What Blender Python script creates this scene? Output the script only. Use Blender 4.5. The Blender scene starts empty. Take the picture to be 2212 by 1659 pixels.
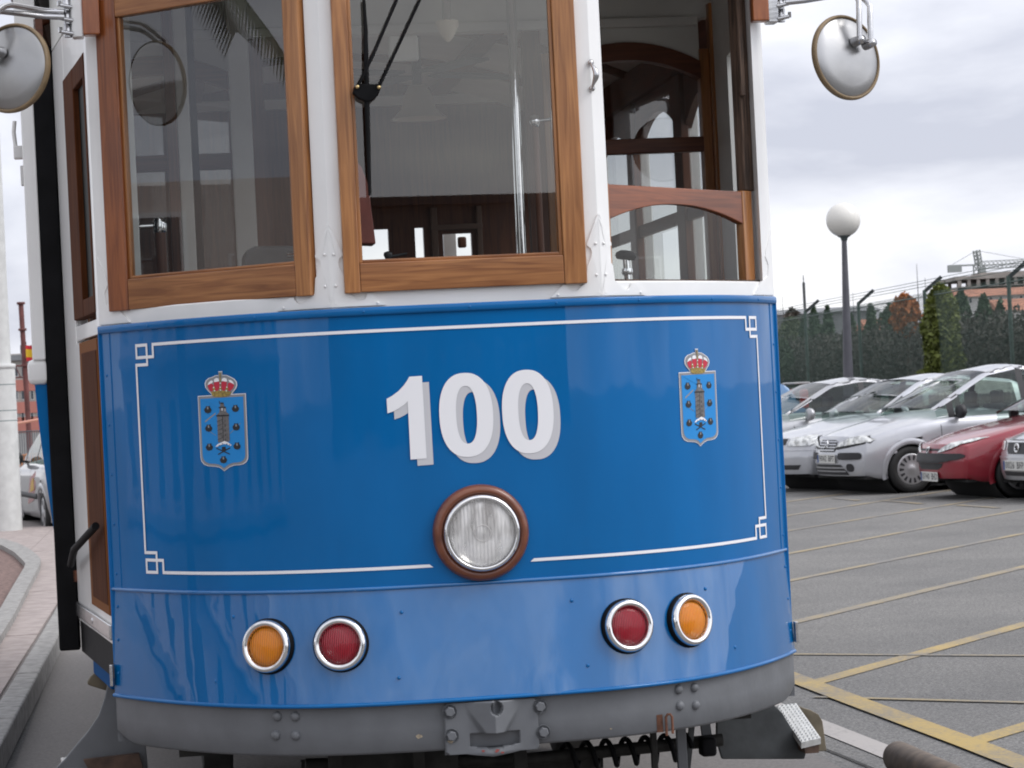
import bpy, bmesh, math, random
from mathutils import Vector, Matrix
from mathutils.geometry import tessellate_polygon
from mathutils.bvhtree import BVHTree
random.seed(7)
S = bpy.context.scene
COL = S.collection
PI = math.pi
R = math.radians

# ------------------------------------------------------------------ camera
F_PX = 5500.0; PITCH = .0032; ROLL = .0491; EYE = 1.49      # focal length in units of a 2212 px wide frame
cd = bpy.data.cameras.new('camera'); cam = bpy.data.objects.new('camera', cd); COL.objects.link(cam)
cd.sensor_width = 36.0; cd.lens = F_PX / 2212 * 36
cd.clip_start = .05; cd.clip_end = 3000
fw = Vector((0, math.cos(PITCH), math.sin(PITCH))); up0 = Vector((0, -math.sin(PITCH), math.cos(PITCH)))
rt = Vector((1, 0, 0)) * math.cos(ROLL) - up0 * math.sin(ROLL)
up = Vector((1, 0, 0)) * math.sin(ROLL) + up0 * math.cos(ROLL)
cam.matrix_world = Matrix(((rt.x, up.x, -fw.x, 0), (rt.y, up.y, -fw.y, 0), (rt.z, up.z, -fw.z, EYE), (0, 0, 0, 1)))
cd.dof.use_dof = True; cd.dof.focus_distance = 7.6; cd.dof.aperture_fstop = 20
S.camera = cam

# ------------------------------------------------------------------ sky and sun (overcast daylight)
SUN_EL = R(46); SUN_AZ = R(104)          # azimuth from +Y (ahead) towards +X (right)
wd = bpy.data.worlds.new('World'); S.world = wd; wd.use_nodes = True
nt = wd.node_tree; nt.nodes.clear(); N = nt.nodes.new; LK = nt.links.new
wo = N('ShaderNodeOutputWorld'); bg = N('ShaderNodeBackground'); LK(bg.outputs[0], wo.inputs[0])
bg.inputs['Strength'].default_value = .1
sky = N('ShaderNodeTexSky'); sky.sky_type = 'NISHITA'; sky.sun_disc = False
sky.sun_elevation = SUN_EL; sky.sun_rotation = SUN_AZ
tc = N('ShaderNodeTexCoord'); sx = N('ShaderNodeSeparateXYZ'); LK(tc.outputs['Generated'], sx.inputs[0])
def M(op, a, b=None):
    n = N('ShaderNodeMath'); n.operation = op
    for k, v in enumerate((a, b)):
        if v is None: continue
        if isinstance(v, (int, float)): n.inputs[k].default_value = v
        else: LK(v, n.inputs[k])
    return n.outputs[0]
n1 = N('ShaderNodeTexNoise'); n1.inputs['Scale'].default_value = 4.2; n1.inputs['Detail'].default_value = 7; n1.inputs['Roughness'].default_value = .52
n1.inputs['Distortion'].default_value = .35
mp = N('ShaderNodeMapping'); mp.inputs['Location'].default_value = (5.5, 7.7, 3.3); mp.inputs['Scale'].default_value = (1, 1, 2.3)
LK(tc.outputs['Generated'], mp.inputs[0]); LK(mp.outputs[0], n1.inputs['Vector'])
rp = N('ShaderNodeValToRGB'); cr = rp.color_ramp
cr.elements[0].position = .38; cr.elements[0].color = (.45, .465, .54, 1)
cr.elements[1].position = .66; cr.elements[1].color = (.96, .95, .93, 1)
e = cr.elements.new(.50); e.color = (.66, .67, .73, 1)
LK(n1.outputs[0], rp.inputs[0])
sc = N('ShaderNodeVectorMath'); sc.operation = 'SCALE'; sc.inputs['Scale'].default_value = 9.2; 
sv = N('ShaderNodeVectorMath'); sv.operation = 'DOT_PRODUCT'; LK(tc.outputs['Generated'], sv.inputs[0])
sv.inputs[1].default_value = (math.sin(SUN_AZ) * math.cos(SUN_EL), math.cos(SUN_AZ) * math.cos(SUN_EL), math.sin(SUN_EL))
glow = M('ADD', M('MULTIPLY', M('POWER', M('MAXIMUM', sv.outputs['Value'], 0.0), 3.0), 1.1), 1.0)      # cloud is brighter round the hidden sun
gs = N('ShaderNodeVectorMath'); gs.operation = 'SCALE'; LK(rp.outputs[0], gs.inputs[0]); LK(glow, gs.inputs['Scale'])
LK(gs.outputs[0], sc.inputs[0])
mx = N('ShaderNodeMixRGB'); mx.inputs[0].default_value = .93; LK(sky.outputs[0], mx.inputs[1]); LK(sc.outputs[0], mx.inputs[2])
LK(mx.outputs[0], bg.inputs['Color'])
sl = bpy.data.lights.new('sun', 'SUN'); sun = bpy.data.objects.new('sun', sl); COL.objects.link(sun)
sl.energy = .75; sl.angle = R(24); sl.color = (1, .97, .92)
sun.rotation_euler = Vector((-math.sin(SUN_AZ) * math.cos(SUN_EL), -math.cos(SUN_AZ) * math.cos(SUN_EL), -math.sin(SUN_EL))).to_track_quat('-Z', 'Y').to_euler()
S.view_settings.view_transform = 'Standard'; S.view_settings.look = 'None'; S.view_settings.gamma = 1
S.view_settings.exposure = .68; S.view_settings.use_curve_mapping = False
S.render.engine = 'CYCLES'; S.cycles.use_denoising = True; S.cycles.filter_width = 1.9; S.cycles.max_bounces = 8; S.cycles.transparent_max_bounces = 16
S.cycles.caustics_reflective = False; S.cycles.caustics_refractive = False

# ------------------------------------------------------------------ geometry of the picture: rays from the camera
TH = .1424; X0 = -.202; DD = 7.88; BB = .647; QQ = 3.07; W = 1.05       # tram: yaw, place of the front corners' chord, bulge of the nose
CT, ST = math.cos(TH), math.sin(TH)
def ray(px, py):
    x = px - 1106; y = py - 829.5; c = math.cos(ROLL); s = math.sin(ROLL)
    u = x * c - y * s; v = x * s + y * c; zc = -v / F_PX
    cp, sp = math.cos(PITCH), math.sin(PITCH)
    return (u / F_PX, cp - zc * sp, sp + zc * cp)
def at(px, py, Y):
    r = ray(px, py); t = Y / r[1]; return Vector((r[0] * t, Y, EYE + r[2] * t))
def gp(px, py, z=0.):
    r = ray(px, py); t = (z - EYE) / r[2]; return Vector((r[0] * t, r[1] * t, z))
def toloc(X, Y):
    dx, dy = X - X0, Y - DD; return dx * CT + dy * ST, -dx * ST + dy * CT
def rloc(px, py):
    r = ray(px, py); o = toloc(0, 0); e_ = toloc(r[0], r[1]); return o, (e_[0] - o[0], e_[1] - o[1]), r[2]
def tp(px, py, d):
    o, e_, rz = rloc(px, py); t = (d - o[1]) / e_[1]; return (o[0] + e_[0] * t, EYE + rz * t)
def off(x): return BB * (1 - min(1, abs(x / W)) ** QQ)
def fp(px, py):
    o, e_, rz = rloc(px, py); g = lambda t: (o[1] + e_[1] * t) + off(o[0] + e_[0] * t)
    t = 6.0
    while not (g(t) >= 0 and abs(o[0] + e_[0] * t) <= W + .02):
        t += .01
        if t > 9.5: raise ValueError('misses the front')
    a, b = t - .01, t
    for _ in range(30):
        m = (a + b) / 2
        if g(m) >= 0: b = m
        else: a = m
    return (o[0] + e_[0] * b, EYE + rz * b)

# ------------------------------------------------------------------ mesh helpers
def link(o, parent=None):
    COL.objects.link(o)
    if parent is not None: o.parent = parent
    return o
def empty(name, loc=(0, 0, 0), rz=0, label=None, cat=None, group=None):
    o = bpy.data.objects.new(name, None); o.location = loc; o.rotation_euler = (0, 0, rz); o.empty_display_size = .1; link(o)
    return tag(o, label, cat, group)
def tag(o, label=None, cat=None, group=None, kind=None):
    if label: o['label'] = label
    if cat: o['category'] = cat
    if group: o['group'] = group
    if kind: o['kind'] = kind
    return o
class MB:
    """collects shapes, then links them as one mesh object"""
    def __init__(s): s.v = []; s.f = []; s.m = []; s.sm = []
    def add(s, vs, fs, mi=0, sm=False):
        b = len(s.v); s.v += [tuple(v) for v in vs]
        for f in fs: s.f.append(tuple(i + b for i in f)); s.m.append(mi); s.sm.append(sm)
        return s
    def box(s, c, d, rz=0, mi=0, mat=None):
        x, y, z = d[0] / 2, d[1] / 2, d[2] / 2; c = Vector(c)
        m = mat if mat is not None else Matrix.Rotation(rz, 3, 'Z')
        vs = [c + m @ Vector((a, b, e_)) for a, b, e_ in ((-x, -y, -z), (x, -y, -z), (x, y, -z), (-x, y, -z), (-x, -y, z), (x, -y, z), (x, y, z), (-x, y, z))]
        return s.add(vs, [(0, 3, 2, 1), (4, 5, 6, 7), (0, 1, 5, 4), (1, 2, 6, 5), (2, 3, 7, 6), (3, 0, 4, 7)], mi)
    def bar(s, a, b, w, h, upv=(0, 0, 1), mi=0):
        a, b = Vector(a), Vector(b); d = (b - a); L = d.length; d.normalize()
        u = Vector(upv); r = d.cross(u)
        if r.length < 1e-4: u = Vector((0, 1, 0)); r = d.cross(u)
        r.normalize(); u = r.cross(d)
        m = Matrix((r, d, u)).transposed()
        return s.box((a + b) / 2, (w, L, h), mat=m, mi=mi)
    def tube(s, path, r, n=10, mi=0, caps=True, r1=None):
        P = [Vector(p) for p in path]; vs = []; fs = []; k = len(P)
        t0 = (P[1] - P[0]).normalized(); u = t0.orthogonal().normalized()
        for i, p in enumerate(P):
            t = (P[min(i + 1, k - 1)] - P[max(i - 1, 0)]).normalized()
            u = (u - t * u.dot(t)).normalized(); w = t.cross(u)
            rr = r if r1 is None else r + (r1 - r) * i / (k - 1)
            if isinstance(r, (list, tuple)): rr = r[i]
            vs += [p + (u * math.cos(2 * PI * j / n) + w * math.sin(2 * PI * j / n)) * rr for j in range(n)]
        for i in range(k - 1):
            for j in range(n): fs.append((i * n + j, i * n + (j + 1) % n, (i + 1) * n + (j + 1) % n, (i + 1) * n + j))
        s.add(vs, fs, mi, True)
        if caps: s.add(vs[:n], [tuple(range(n))[::-1]], mi); s.add(vs[-n:], [tuple(range(n))], mi)
        return s
    def lathe(s, prof, c, axis, n=40, mi=0, sm=True, caps=False):
        """prof: (radius, height along axis)"""
        a = Vector(axis).normalized(); u = a.orthogonal().normalized(); w = a.cross(u); c = Vector(c); vs = []; fs = []
        for r, h in prof:
            vs += [c + a * h + (u * math.cos(2 * PI * j / n) + w * math.sin(2 * PI * j / n)) * r for j in range(n)]
        for i in range(len(prof) - 1):
            for j in range(n): fs.append((i * n + j, i * n + (j + 1) % n, (i + 1) * n + (j + 1) % n, (i + 1) * n + j))
        s.add(vs, fs, mi, sm)
        if caps: s.add(vs[:n], [tuple(range(n))[::-1]], mi); s.add(vs[-n:], [tuple(range(n))], mi)
        return s
    def grid(s, rows, mi=0, sm=True, close=False):
        n = len(rows[0]); vs = [v for r_ in rows for v in r_]; fs = []
        for i in range(len(rows) - 1):
            for j in range(n - (0 if close else 1)): fs.append((i * n + j, i * n + (j + 1) % n, (i + 1) * n + (j + 1) % n, (i + 1) * n + j))
        return s.add(vs, fs, mi, sm)
    def prism(s, poly, dirv, mi=0):
        """closed outline (3d points) pushed along dirv"""
        n = len(poly); d = Vector(dirv); a = [Vector(p) for p in poly]; b = [p + d for p in a]
        tris = tessellate_polygon([a])
        s.add(a + b, [tuple(t) for t in tris] + [tuple(i + n for i in t) for t in tris] + [(i, (i + 1) % n, n + (i + 1) % n, n + i) for i in range(n)], mi)
        return s
    def build(s, name, mats, parent=None, bevel=0, fix=True, smooth_angle=None, kind=None):
        me = bpy.data.meshes.new(name); me.from_pydata(s.v, [], s.f)
        if not isinstance(mats, (list, tuple)): mats = [mats]
        for m in mats: me.materials.append(m)
        me.polygons.foreach_set('material_index', s.m); me.polygons.foreach_set('use_smooth', s.sm)
        if fix or bevel:
            bm = bmesh.new(); bm.from_mesh(me)
            if bevel: bmesh.ops.remove_doubles(bm, verts=bm.verts, dist=1e-5)
            bmesh.ops.recalc_face_normals(bm, faces=bm.faces); bm.to_mesh(me); bm.free()
        me.update()
        o = link(bpy.data.objects.new(name, me), parent)
        if bevel:
            md = o.modifiers.new('bevel', 'BEVEL'); md.width = bevel; md.segments = 2; md.limit_method = 'ANGLE'; md.angle_limit = R(40)
            md.harden_normals = True
            for p in me.polygons: p.use_smooth = True
            md2 = o.modifiers.new('wn', 'WEIGHTED_NORMAL')
        if kind: o['kind'] = kind
        return o

# ------------------------------------------------------------------ materials
MATS = {}
def mat(name, col, rough=.5, metal=0., coat=0., spec=.5, noise=0., nscale=20., bump=0., bscale=60., nmap=(1, 1, 1), col2=None, detail=4., coat_rough=.05, ramp=(.35, .65), bdist=.01):
    if name in MATS: return MATS[name]
    m = bpy.data.materials.new(name); m.use_nodes = True; t = m.node_tree; b = t.nodes['Principled BSDF']
    b.inputs['Base Color'].default_value = (*col, 1); b.inputs['Roughness'].default_value = rough; b.inputs['Metallic'].default_value = metal
    b.inputs['Coat Weight'].default_value = coat; b.inputs['Coat Roughness'].default_value = coat_rough; b.inputs['Specular IOR Level'].default_value = spec
    tcn = t.nodes.new('ShaderNodeTexCoord'); mpn = t.nodes.new('ShaderNodeMapping'); mpn.inputs['Scale'].default_value = nmap
    t.links.new(tcn.outputs['Object'], mpn.inputs[0])
    if noise or col2:
        nz = t.nodes.new('ShaderNodeTexNoise'); nz.inputs['Scale'].default_value = nscale; nz.inputs['Detail'].default_value = detail
        t.links.new(mpn.outputs[0], nz.inputs['Vector'])
        r_ = t.nodes.new('ShaderNodeValToRGB'); r_.color_ramp.elements[0].position, r_.color_ramp.elements[1].position = ramp
        c2 = col2 or tuple(c * (1 - noise) for c in col); c1 = col if col2 else tuple(min(1, c * (1 + noise)) for c in col)
        r_.color_ramp.elements[0].color = (*c2, 1); r_.color_ramp.elements[1].color = (*c1, 1)
        t.links.new(nz.outputs[0], r_.inputs[0]); t.links.new(r_.outputs[0], b.inputs['Base Color'])
    if bump:
        nb = t.nodes.new('ShaderNodeTexNoise'); nb.inputs['Scale'].default_value = bscale; nb.inputs['Detail'].default_value = 3
        t.links.new(mpn.outputs[0], nb.inputs['Vector'])
        bp = t.nodes.new('ShaderNodeBump'); bp.inputs['Strength'].default_value = bump; bp.inputs['Distance'].default_value = bdist
        t.links.new(nb.outputs[0], bp.inputs['Height']); t.links.new(bp.outputs[0], b.inputs['Normal'])
        if coat: t.links.new(bp.outputs[0], b.inputs['Coat Normal'])
    MATS[name] = m; return m
def glass(name, tint, ior=1.5, rough=.0, spot=None):
    m = bpy.data.materials.new(name); m.use_nodes = True; t = m.node_tree; t.nodes.clear()
    o = t.nodes.new('ShaderNodeOutputMaterial'); mixn = t.nodes.new('ShaderNodeMixShader'); tr = t.nodes.new('ShaderNodeBsdfTransparent')
    gl = t.nodes.new('ShaderNodeBsdfGlossy'); fr = t.nodes.new('ShaderNodeFresnel')
    tr.inputs[0].default_value = (*tint, 1); gl.inputs['Roughness'].default_value = rough; fr.inputs[0].default_value = ior
    ge = t.nodes.new('ShaderNodeNewGeometry'); ma = t.nodes.new('ShaderNodeMath'); ma.operation = 'MULTIPLY_ADD'; ma.inputs[1].default_value = 1 / ior - ior; ma.inputs[2].default_value = ior
    t.links.new(ge.outputs['Backfacing'], ma.inputs[0]); t.links.new(ma.outputs[0], fr.inputs[0])      # a thin pane looks the same from both sides
    t.links.new(fr.outputs[0], mixn.inputs[0]); t.links.new(tr.outputs[0], mixn.inputs[1]); t.links.new(gl.outputs[0], mixn.inputs[2]); t.links.new(mixn.outputs[0], o.inputs[0])
    return m
def wood(name, c1, c2, horiz=False, rough=.28, coat=.5):
    m = bpy.data.materials.new(name); m.use_nodes = True; t = m.node_tree; b = t.nodes['Principled BSDF']
    tcn = t.nodes.new('ShaderNodeTexCoord'); mpn = t.nodes.new('ShaderNodeMapping'); mpn.inputs['Scale'].default_value = (1.6, 1.6, 30) if horiz else (30, 30, 1.6)
    t.links.new(tcn.outputs['Object'], mpn.inputs[0])
    nz = t.nodes.new('ShaderNodeTexNoise'); nz.inputs['Scale'].default_value = 2.2; nz.inputs['Detail'].default_value = 6; nz.inputs['Distortion'].default_value = 1.1
    t.links.new(mpn.outputs[0], nz.inputs['Vector'])
    r_ = t.nodes.new('ShaderNodeValToRGB'); r_.color_ramp.elements[0].position = .3; r_.color_ramp.elements[1].position = .68
    r_.color_ramp.elements[0].color = (*c2, 1); r_.color_ramp.elements[1].color = (*c1, 1)
    n2 = t.nodes.new('ShaderNodeTexNoise'); n2.inputs['Scale'].default_value = 3; n2.inputs['Detail'].default_value = 2
    t.links.new(tcn.outputs['Object'], n2.inputs['Vector'])
    mixn = t.nodes.new('ShaderNodeMixRGB'); mixn.blend_type = 'MULTIPLY'; mixn.inputs[0].default_value = .5
    t.links.new(nz.outputs[0], r_.inputs[0]); t.links.new(r_.outputs[0], mixn.inputs[1]); t.links.new(n2.outputs[0], mixn.inputs[2]); t.links.new(mixn.outputs[0], b.inputs['Base Color'])
    b.inputs['Roughness'].default_value = rough; b.inputs['Coat Weight'].default_value = coat; b.inputs['Coat Roughness'].default_value = .12
    MATS[name] = m; return m

def paint_blue():
    m = mat('blue_paint', (.0004, .124, .36), .35, coat=.56, coat_rough=.03, spec=.08, bump=.22, bscale=2.2, bdist=.012, nmap=(1.6, 1.6, .55), noise=.07, nscale=3)
    return m
BLUE = paint_blue()
BLUE2 = mat('blue_gloss_paint', (.0004, .124, .36), .35, coat=1., coat_rough=.02, spec=.08, bump=.36, bscale=2.6, bdist=.013, nmap=(1.4, 1.4, .7), noise=.07, nscale=3)      # same blue; coat made glossier to strengthen the sky sheen on the skirt
BLUE2.node_tree.nodes['Principled BSDF'].inputs['Coat IOR'].default_value = 1.72
WHITE = mat('white_paint', (.85, .85, .84), .35, coat=.4, bump=.04, bscale=5, bdist=.004, noise=.03, nscale=5)
WHITE_IN = mat('inside_white_paint', (.72, .73, .70), .5, noise=.04, nscale=6)
VINYL = mat('white_vinyl', (.84, .84, .86), .45)
VINYL_SH = mat('pale_grey_vinyl', (.56, .56, .585), .45)
GREY = mat('grey_paint', (.132, .139, .150), .5, coat=.05, bump=.10, bscale=26, noise=.08, nscale=9)
DKGREY = mat('dark_grey_paint', (.05, .055, .058), .5, noise=.25, nscale=12, bump=.1, bscale=30)
BLACK = mat('black_rubber', (.006, .006, .007), .65, spec=.12, noise=.3, nscale=10)
UNDER = mat('underframe_grime', (.022, .021, .019), .75, noise=.5, nscale=14, bump=.3, bscale=40)
CHROME = mat('chrome', (.78, .78, .78), .09, 1., bump=.05, bscale=12)
STEEL = mat('brushed_steel', (.55, .55, .56), .24, 1., noise=.12, nscale=8, nmap=(1, 1, 6), bump=.05, bscale=20)
ALU = mat('spun_aluminium', (.40, .40, .40), .33, 1., noise=.10, nscale=6, bump=.06, bscale=14)
TAN = mat('tan_rubber', (.22, .155, .085), .55, noise=.15, nscale=30)
RUST = mat('rusty_metal', (.11, .045, .025), .8, noise=.5, nscale=25, bump=.3, bscale=60)
WV = wood('varnished_wood_upright', (.57, .25, .082), (.29, .105, .028), coat=.3)
WH = wood('varnished_wood_level', (.50, .215, .072), (.24, .080, .022), True, coat=.3)
WR = wood('reddish_varnished_upright', (.40, .125, .036), (.20, .052, .014), coat=.4)
WRH = wood('reddish_varnished_level', (.34, .092, .026), (.16, .038, .010), True, coat=.3)
WDOOR = mat('door_brown_wood', (.105, .036, .014), .75, spec=.06, col2=(.06, .018, .007), nscale=3, nmap=(20, 20, 1.5))
WD = wood('dark_mahogany_upright', (.19, .062, .024), (.085, .025, .010), rough=.5, coat=.1)
WDH = wood('dark_mahogany_level', (.20, .060, .022), (.10, .026, .010), True, .5, .1)
GLASS = glass('window_glass', (.90, .92, .91), 2.05)
GLASS2 = glass('sash_glass', (.93, .95, .94), 1.42)
CARGLASS = glass('car_glass', (.56, .64, .61), 1.5)
# ------------------------------------------------------------------ ground
def struct(mb, name, m, **k):
    o = mb.build(name, m, **k); o['kind'] = 'structure'; return o
ASPH = mat('worn_asphalt', (.205, .202, .198), .85, noise=.0, col2=(.118, .117, .115), nscale=55, detail=8, bump=.5, bscale=70, bdist=.006, ramp=(.28, .70))
def asphalt_detail(m):
    t = m.node_tree; b = t.nodes['Principled BSDF']; src = b.inputs['Base Color'].links[0].from_socket
    tcn = t.nodes.new('ShaderNodeTexCoord')
    n = t.nodes.new('ShaderNodeTexNoise'); n.inputs['Scale'].default_value = .55; n.inputs['Detail'].default_value = 6; n.inputs['Roughness'].default_value = .6
    t.links.new(tcn.outputs['Object'], n.inputs['Vector'])
    r_ = t.nodes.new('ShaderNodeValToRGB'); r_.color_ramp.elements[0].position = .34; r_.color_ramp.elements[1].position = .66
    r_.color_ramp.elements[0].color = (.80, .80, .80, 1); r_.color_ramp.elements[1].color = (1.12, 1.11, 1.09, 1)
    t.links.new(n.outputs[0], r_.inputs[0])
    mu = t.nodes.new('ShaderNodeMixRGB'); mu.blend_type = 'MULTIPLY'; mu.inputs[0].default_value = 1
    t.links.new(src, mu.inputs[1]); t.links.new(r_.outputs[0], mu.inputs[2])
    v = t.nodes.new('ShaderNodeTexVoronoi'); v.inputs['Scale'].default_value = 130
    t.links.new(tcn.outputs['Object'], v.inputs['Vector'])
    r2 = t.nodes.new('ShaderNodeValToRGB'); r2.color_ramp.elements[0].position = .0; r2.color_ramp.elements[1].position = 1
    r2.color_ramp.elements[0].color = (.60, .60, .60, 1); r2.color_ramp.elements[1].color = (1.42, 1.40, 1.37, 1)
    sep = t.nodes.new('ShaderNodeSeparateXYZ'); t.links.new(v.outputs['Color'], sep.inputs[0]); t.links.new(sep.outputs[0], r2.inputs[0])
    m3 = t.nodes.new('ShaderNodeMixRGB'); m3.blend_type = 'MULTIPLY'; m3.inputs[0].default_value = 1
    t.links.new(mu.outputs[0], m3.inputs[1]); t.links.new(r2.outputs[0], m3.inputs[2]); t.links.new(m3.outputs[0], b.inputs['Base Color'])
asphalt_detail(ASPH)
struct(MB().add([(-900, -900, 0), (900, -900, 0), (900, 1500, 0), (-900, 1500, 0)], [(0, 1, 2, 3)]), 'ground', ASPH)
LANE = mat('pinkish_lane_asphalt', (.215, .20, .19), .85, col2=(.15, .14, .133), nscale=70, detail=8, bump=.4, bscale=80, bdist=.005, ramp=(.3, .7))
def along(c, d):                                          # a point c metres to the right of the tram's middle line, d metres behind its nose chord
    return Vector((X0 + c * CT - d * ST, DD + c * ST + d * CT, 0))
def strip(name, pts, w, m, z):
    mb = MB(); P = [Vector((p[0], p[1], z)) for p in pts]
    L_, R_ = [], []
    for i, p in enumerate(P):
        t = (P[min(i + 1, len(P) - 1)] - P[max(i - 1, 0)]); t.normalize(); n = Vector((-t.y, t.x, 0)); ww = w[i] if isinstance(w, list) else w
        L_.append(p + n * ww / 2); R_.append(p - n * ww / 2)
    mb.grid([L_, R_], sm=False); return struct(mb, name, m)
mb = MB(); mb.add([along(-1.55, -9) + Vector((0, 0, .004)), along(1.62, -9) + Vector((0, 0, .004)), along(1.62, 30) + Vector((0, 0, .004)), along(-1.55, 30) + Vector((0, 0, .004))], [(0, 1, 2, 3)])
struct(mb, 'tram_lane', LANE)
def road_paint(name, c, wear):
    m = bpy.data.materials.new(name); m.use_nodes = True; t = m.node_tree; b = t.nodes['Principled BSDF']; b.inputs['Roughness'].default_value = .8
    tcn = t.nodes.new('ShaderNodeTexCoord'); n = t.nodes.new('ShaderNodeTexNoise'); n.inputs['Scale'].default_value = 45; n.inputs['Detail'].default_value = 9; n.inputs['Roughness'].default_value = .7
    n2 = t.nodes.new('ShaderNodeTexNoise'); n2.inputs['Scale'].default_value = 1.4; n2.inputs['Detail'].default_value = 4
    t.links.new(tcn.outputs['Object'], n.inputs['Vector']); t.links.new(tcn.outputs['Object'], n2.inputs['Vector'])
    ad = t.nodes.new('ShaderNodeMath'); ad.operation = 'ADD'; t.links.new(n.outputs[0], ad.inputs[0]); t.links.new(n2.outputs[0], ad.inputs[1])
    r_ = t.nodes.new('ShaderNodeValToRGB'); r_.color_ramp.elements[0].position = wear - .10; r_.color_ramp.elements[1].position = wear + .10
    r_.color_ramp.elements[0].color = (.19, .185, .18, 1); r_.color_ramp.elements[1].color = (*c, 1)
    hal = t.nodes.new('ShaderNodeMath'); hal.operation = 'MULTIPLY'; hal.inputs[1].default_value = .5; t.links.new(ad.outputs[0], hal.inputs[0])
    t.links.new(hal.outputs[0], r_.inputs[0]); t.links.new(r_.outputs[0], b.inputs['Base Color'])
    return m
YEL = road_paint('worn_yellow_paint', (.46, .33, .12), .49); YEL2 = road_paint('faded_yellow_paint', (.39, .30, .15), .53)
WHT = road_paint('worn_white_paint', (.44, .41, .385), .38)
def gline(a, b, w, m, z=.004, ext=(0, 0)):
    A, B = gp(*a), gp(*b); d = (B - A).normalized(); A -= d * ext[0]; B += d * ext[1]
    n = max(2, int((B - A).length / 1.5)); rng = random.Random(int(a[0] * 7 + a[1]))
    strip('yellow_marking' if m is not WHT else 'white_line', [A + (B - A) * (i / n) + Vector((-d.y, d.x, 0)) * rng.uniform(-.008, .008) for i in range(n + 1)], w, m, z)
gline((1720, 1468), (2212, 1655), .135, YEL, .009, (5.0, 7))
gline((1761, 1476), (2146, 1368), .115, YEL, .004, (0, 14))
gline((2095, 1605), (2212, 1570), .115, YEL, .004, (0, 10))
gline((1714, 1345), (2126, 1246), .105, YEL2, .004, (1, 14))
gline((1711, 1254), (2206, 1154), .085, YEL2, .004, (1, 12))
gline((1708, 1195.6), (2212, 1100.6), .085, YEL2, .004, (1, 10))
gline((1709.7, 1146), (2212, 1064.5), .08, YEL2, .004, (1, 6))
gline((1730, 1110), (1968, 1072.5), .10, YEL2, .004, (2, 2))
gline((1697, 1084.5), (1845, 1064.5), .10, YEL2, .004, (2, 0))
gline((1720, 1415), (2212, 1418), .045, YEL2, .0065, (1, 3))
gline((1842, 1510), (2212, 1520), .05, YEL2, .0065, (.2, 3))
gline((1802, 1077), (1856, 1082), .09, YEL2, .0065)
gline((1906, 1082), (1992, 1089), .09, YEL2, .0065)
gline((2069, 1092), (2158, 1098), .09, YEL2, .0065)
a_, b_ = gp(1772, 1568), gp(1893, 1617); gline((1772, 1568), (1893, 1617), .13, WHT, .004, (2, 6))
TAR = mat('dark_joint', (.04, .038, .036), .9)
A, B = gp(1748, 1606), gp(1860, 1652); d = (B - A).normalized()
strip('lane_joint', [A - d * 2, B + d * 5], .014, TAR, .006)
# dark patches and cracks in the parking surface
PATCH = mat('dark_repair_asphalt', (.125, .124, .124), .85, col2=(.075, .075, .075), nscale=60, detail=8, bump=.5, bscale=70, bdist=.006)
rng = random.Random(5)
for (px, py, rx, ry) in ():
    c = gp(px, py); n = 22
    mb = MB(); ring = [(c.x + rx * (1 + rng.uniform(-.25, .25)) * math.cos(2 * PI * i / n), c.y + ry * (1 + rng.uniform(-.25, .25)) * math.sin(2 * PI * i / n), .0035) for i in range(n)]
    mb.add([(c.x, c.y, .0035)] + ring, [(0, i + 1, (i + 1) % n + 1) for i in range(n)])
    struct(mb, 'asphalt_patch', PATCH)

# ------------------------------------------------------------------ pavement on the left
ZP = .13
CONC = mat('kerb_concrete', (.27, .262, .25), .8, noise=.22, nscale=18, bump=.25, bscale=50)
PINK = mat('pink_paving', (.33, .28, .262), .8, noise=.16, nscale=9, bump=.2, bscale=60)
SOIL = mat('red_brown_soil', (.17, .11, .095), .9, noise=.45, nscale=22, bump=.6, bscale=30)
PBASE = mat('paving_bed', (.19, .17, .16), .9, noise=.2)
E0, E1 = gp(0, 1612, ZP), gp(122, 1380, ZP); I0, I1 = gp(0, 1510.7, ZP), gp(114.6, 1294.6, ZP)
ed = (E1 - E0).normalized(); en = Vector((-ed.y, ed.x, 0))           # along the kerb, away from the tram
kw = abs((I0 - E0).dot(en)); kerb0 = E0 - ed * 6
KL = 30.0
mb = MB(); b0 = kerb0 + en * (kw * .5); poly = [b0, b0 + ed * KL, b0 + ed * KL + en * 12, b0 + en * 12]
mb.prism([Vector((p.x, p.y, .0)) for p in poly], (0, 0, ZP - .012)); struct(mb, 'sidewalk', PBASE)
walk = bpy.data.objects['sidewalk']
kerb = None; i = 0; s = 0.
while s < KL:
    mb = MB(); L = 1.0 - .010; c = kerb0 + ed * (s + .5) + en * (kw / 2); c.z = ZP / 2 + random.uniform(-.003, .003)
    mb.box(c, (kw, L, ZP), rz=math.atan2(ed.y, ed.x) - PI / 2)
    o = mb.build('kerb' if kerb is None else 'kerb_stone', CONC, kerb, bevel=.012)
    if kerb is None: kerb = o; o['kind'] = 'structure'
    s += 1.0
rowL, colW = .985, .62
for r_ in range(0, 25):
    for c_ in range(0, 13 if r_ > 6 else 6):
        c = kerb0 + ed * (3 + r_ * rowL) + en * (kw + .012 + colW * (c_ + .5)); c.z = ZP - .02 + random.uniform(-.002, .002)
        MB().box(c, (colW - .006, rowL - .007, .04), rz=math.atan2(ed.y, ed.x) - PI / 2).build('paving_slab', PINK, walk, bevel=.003)
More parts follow.
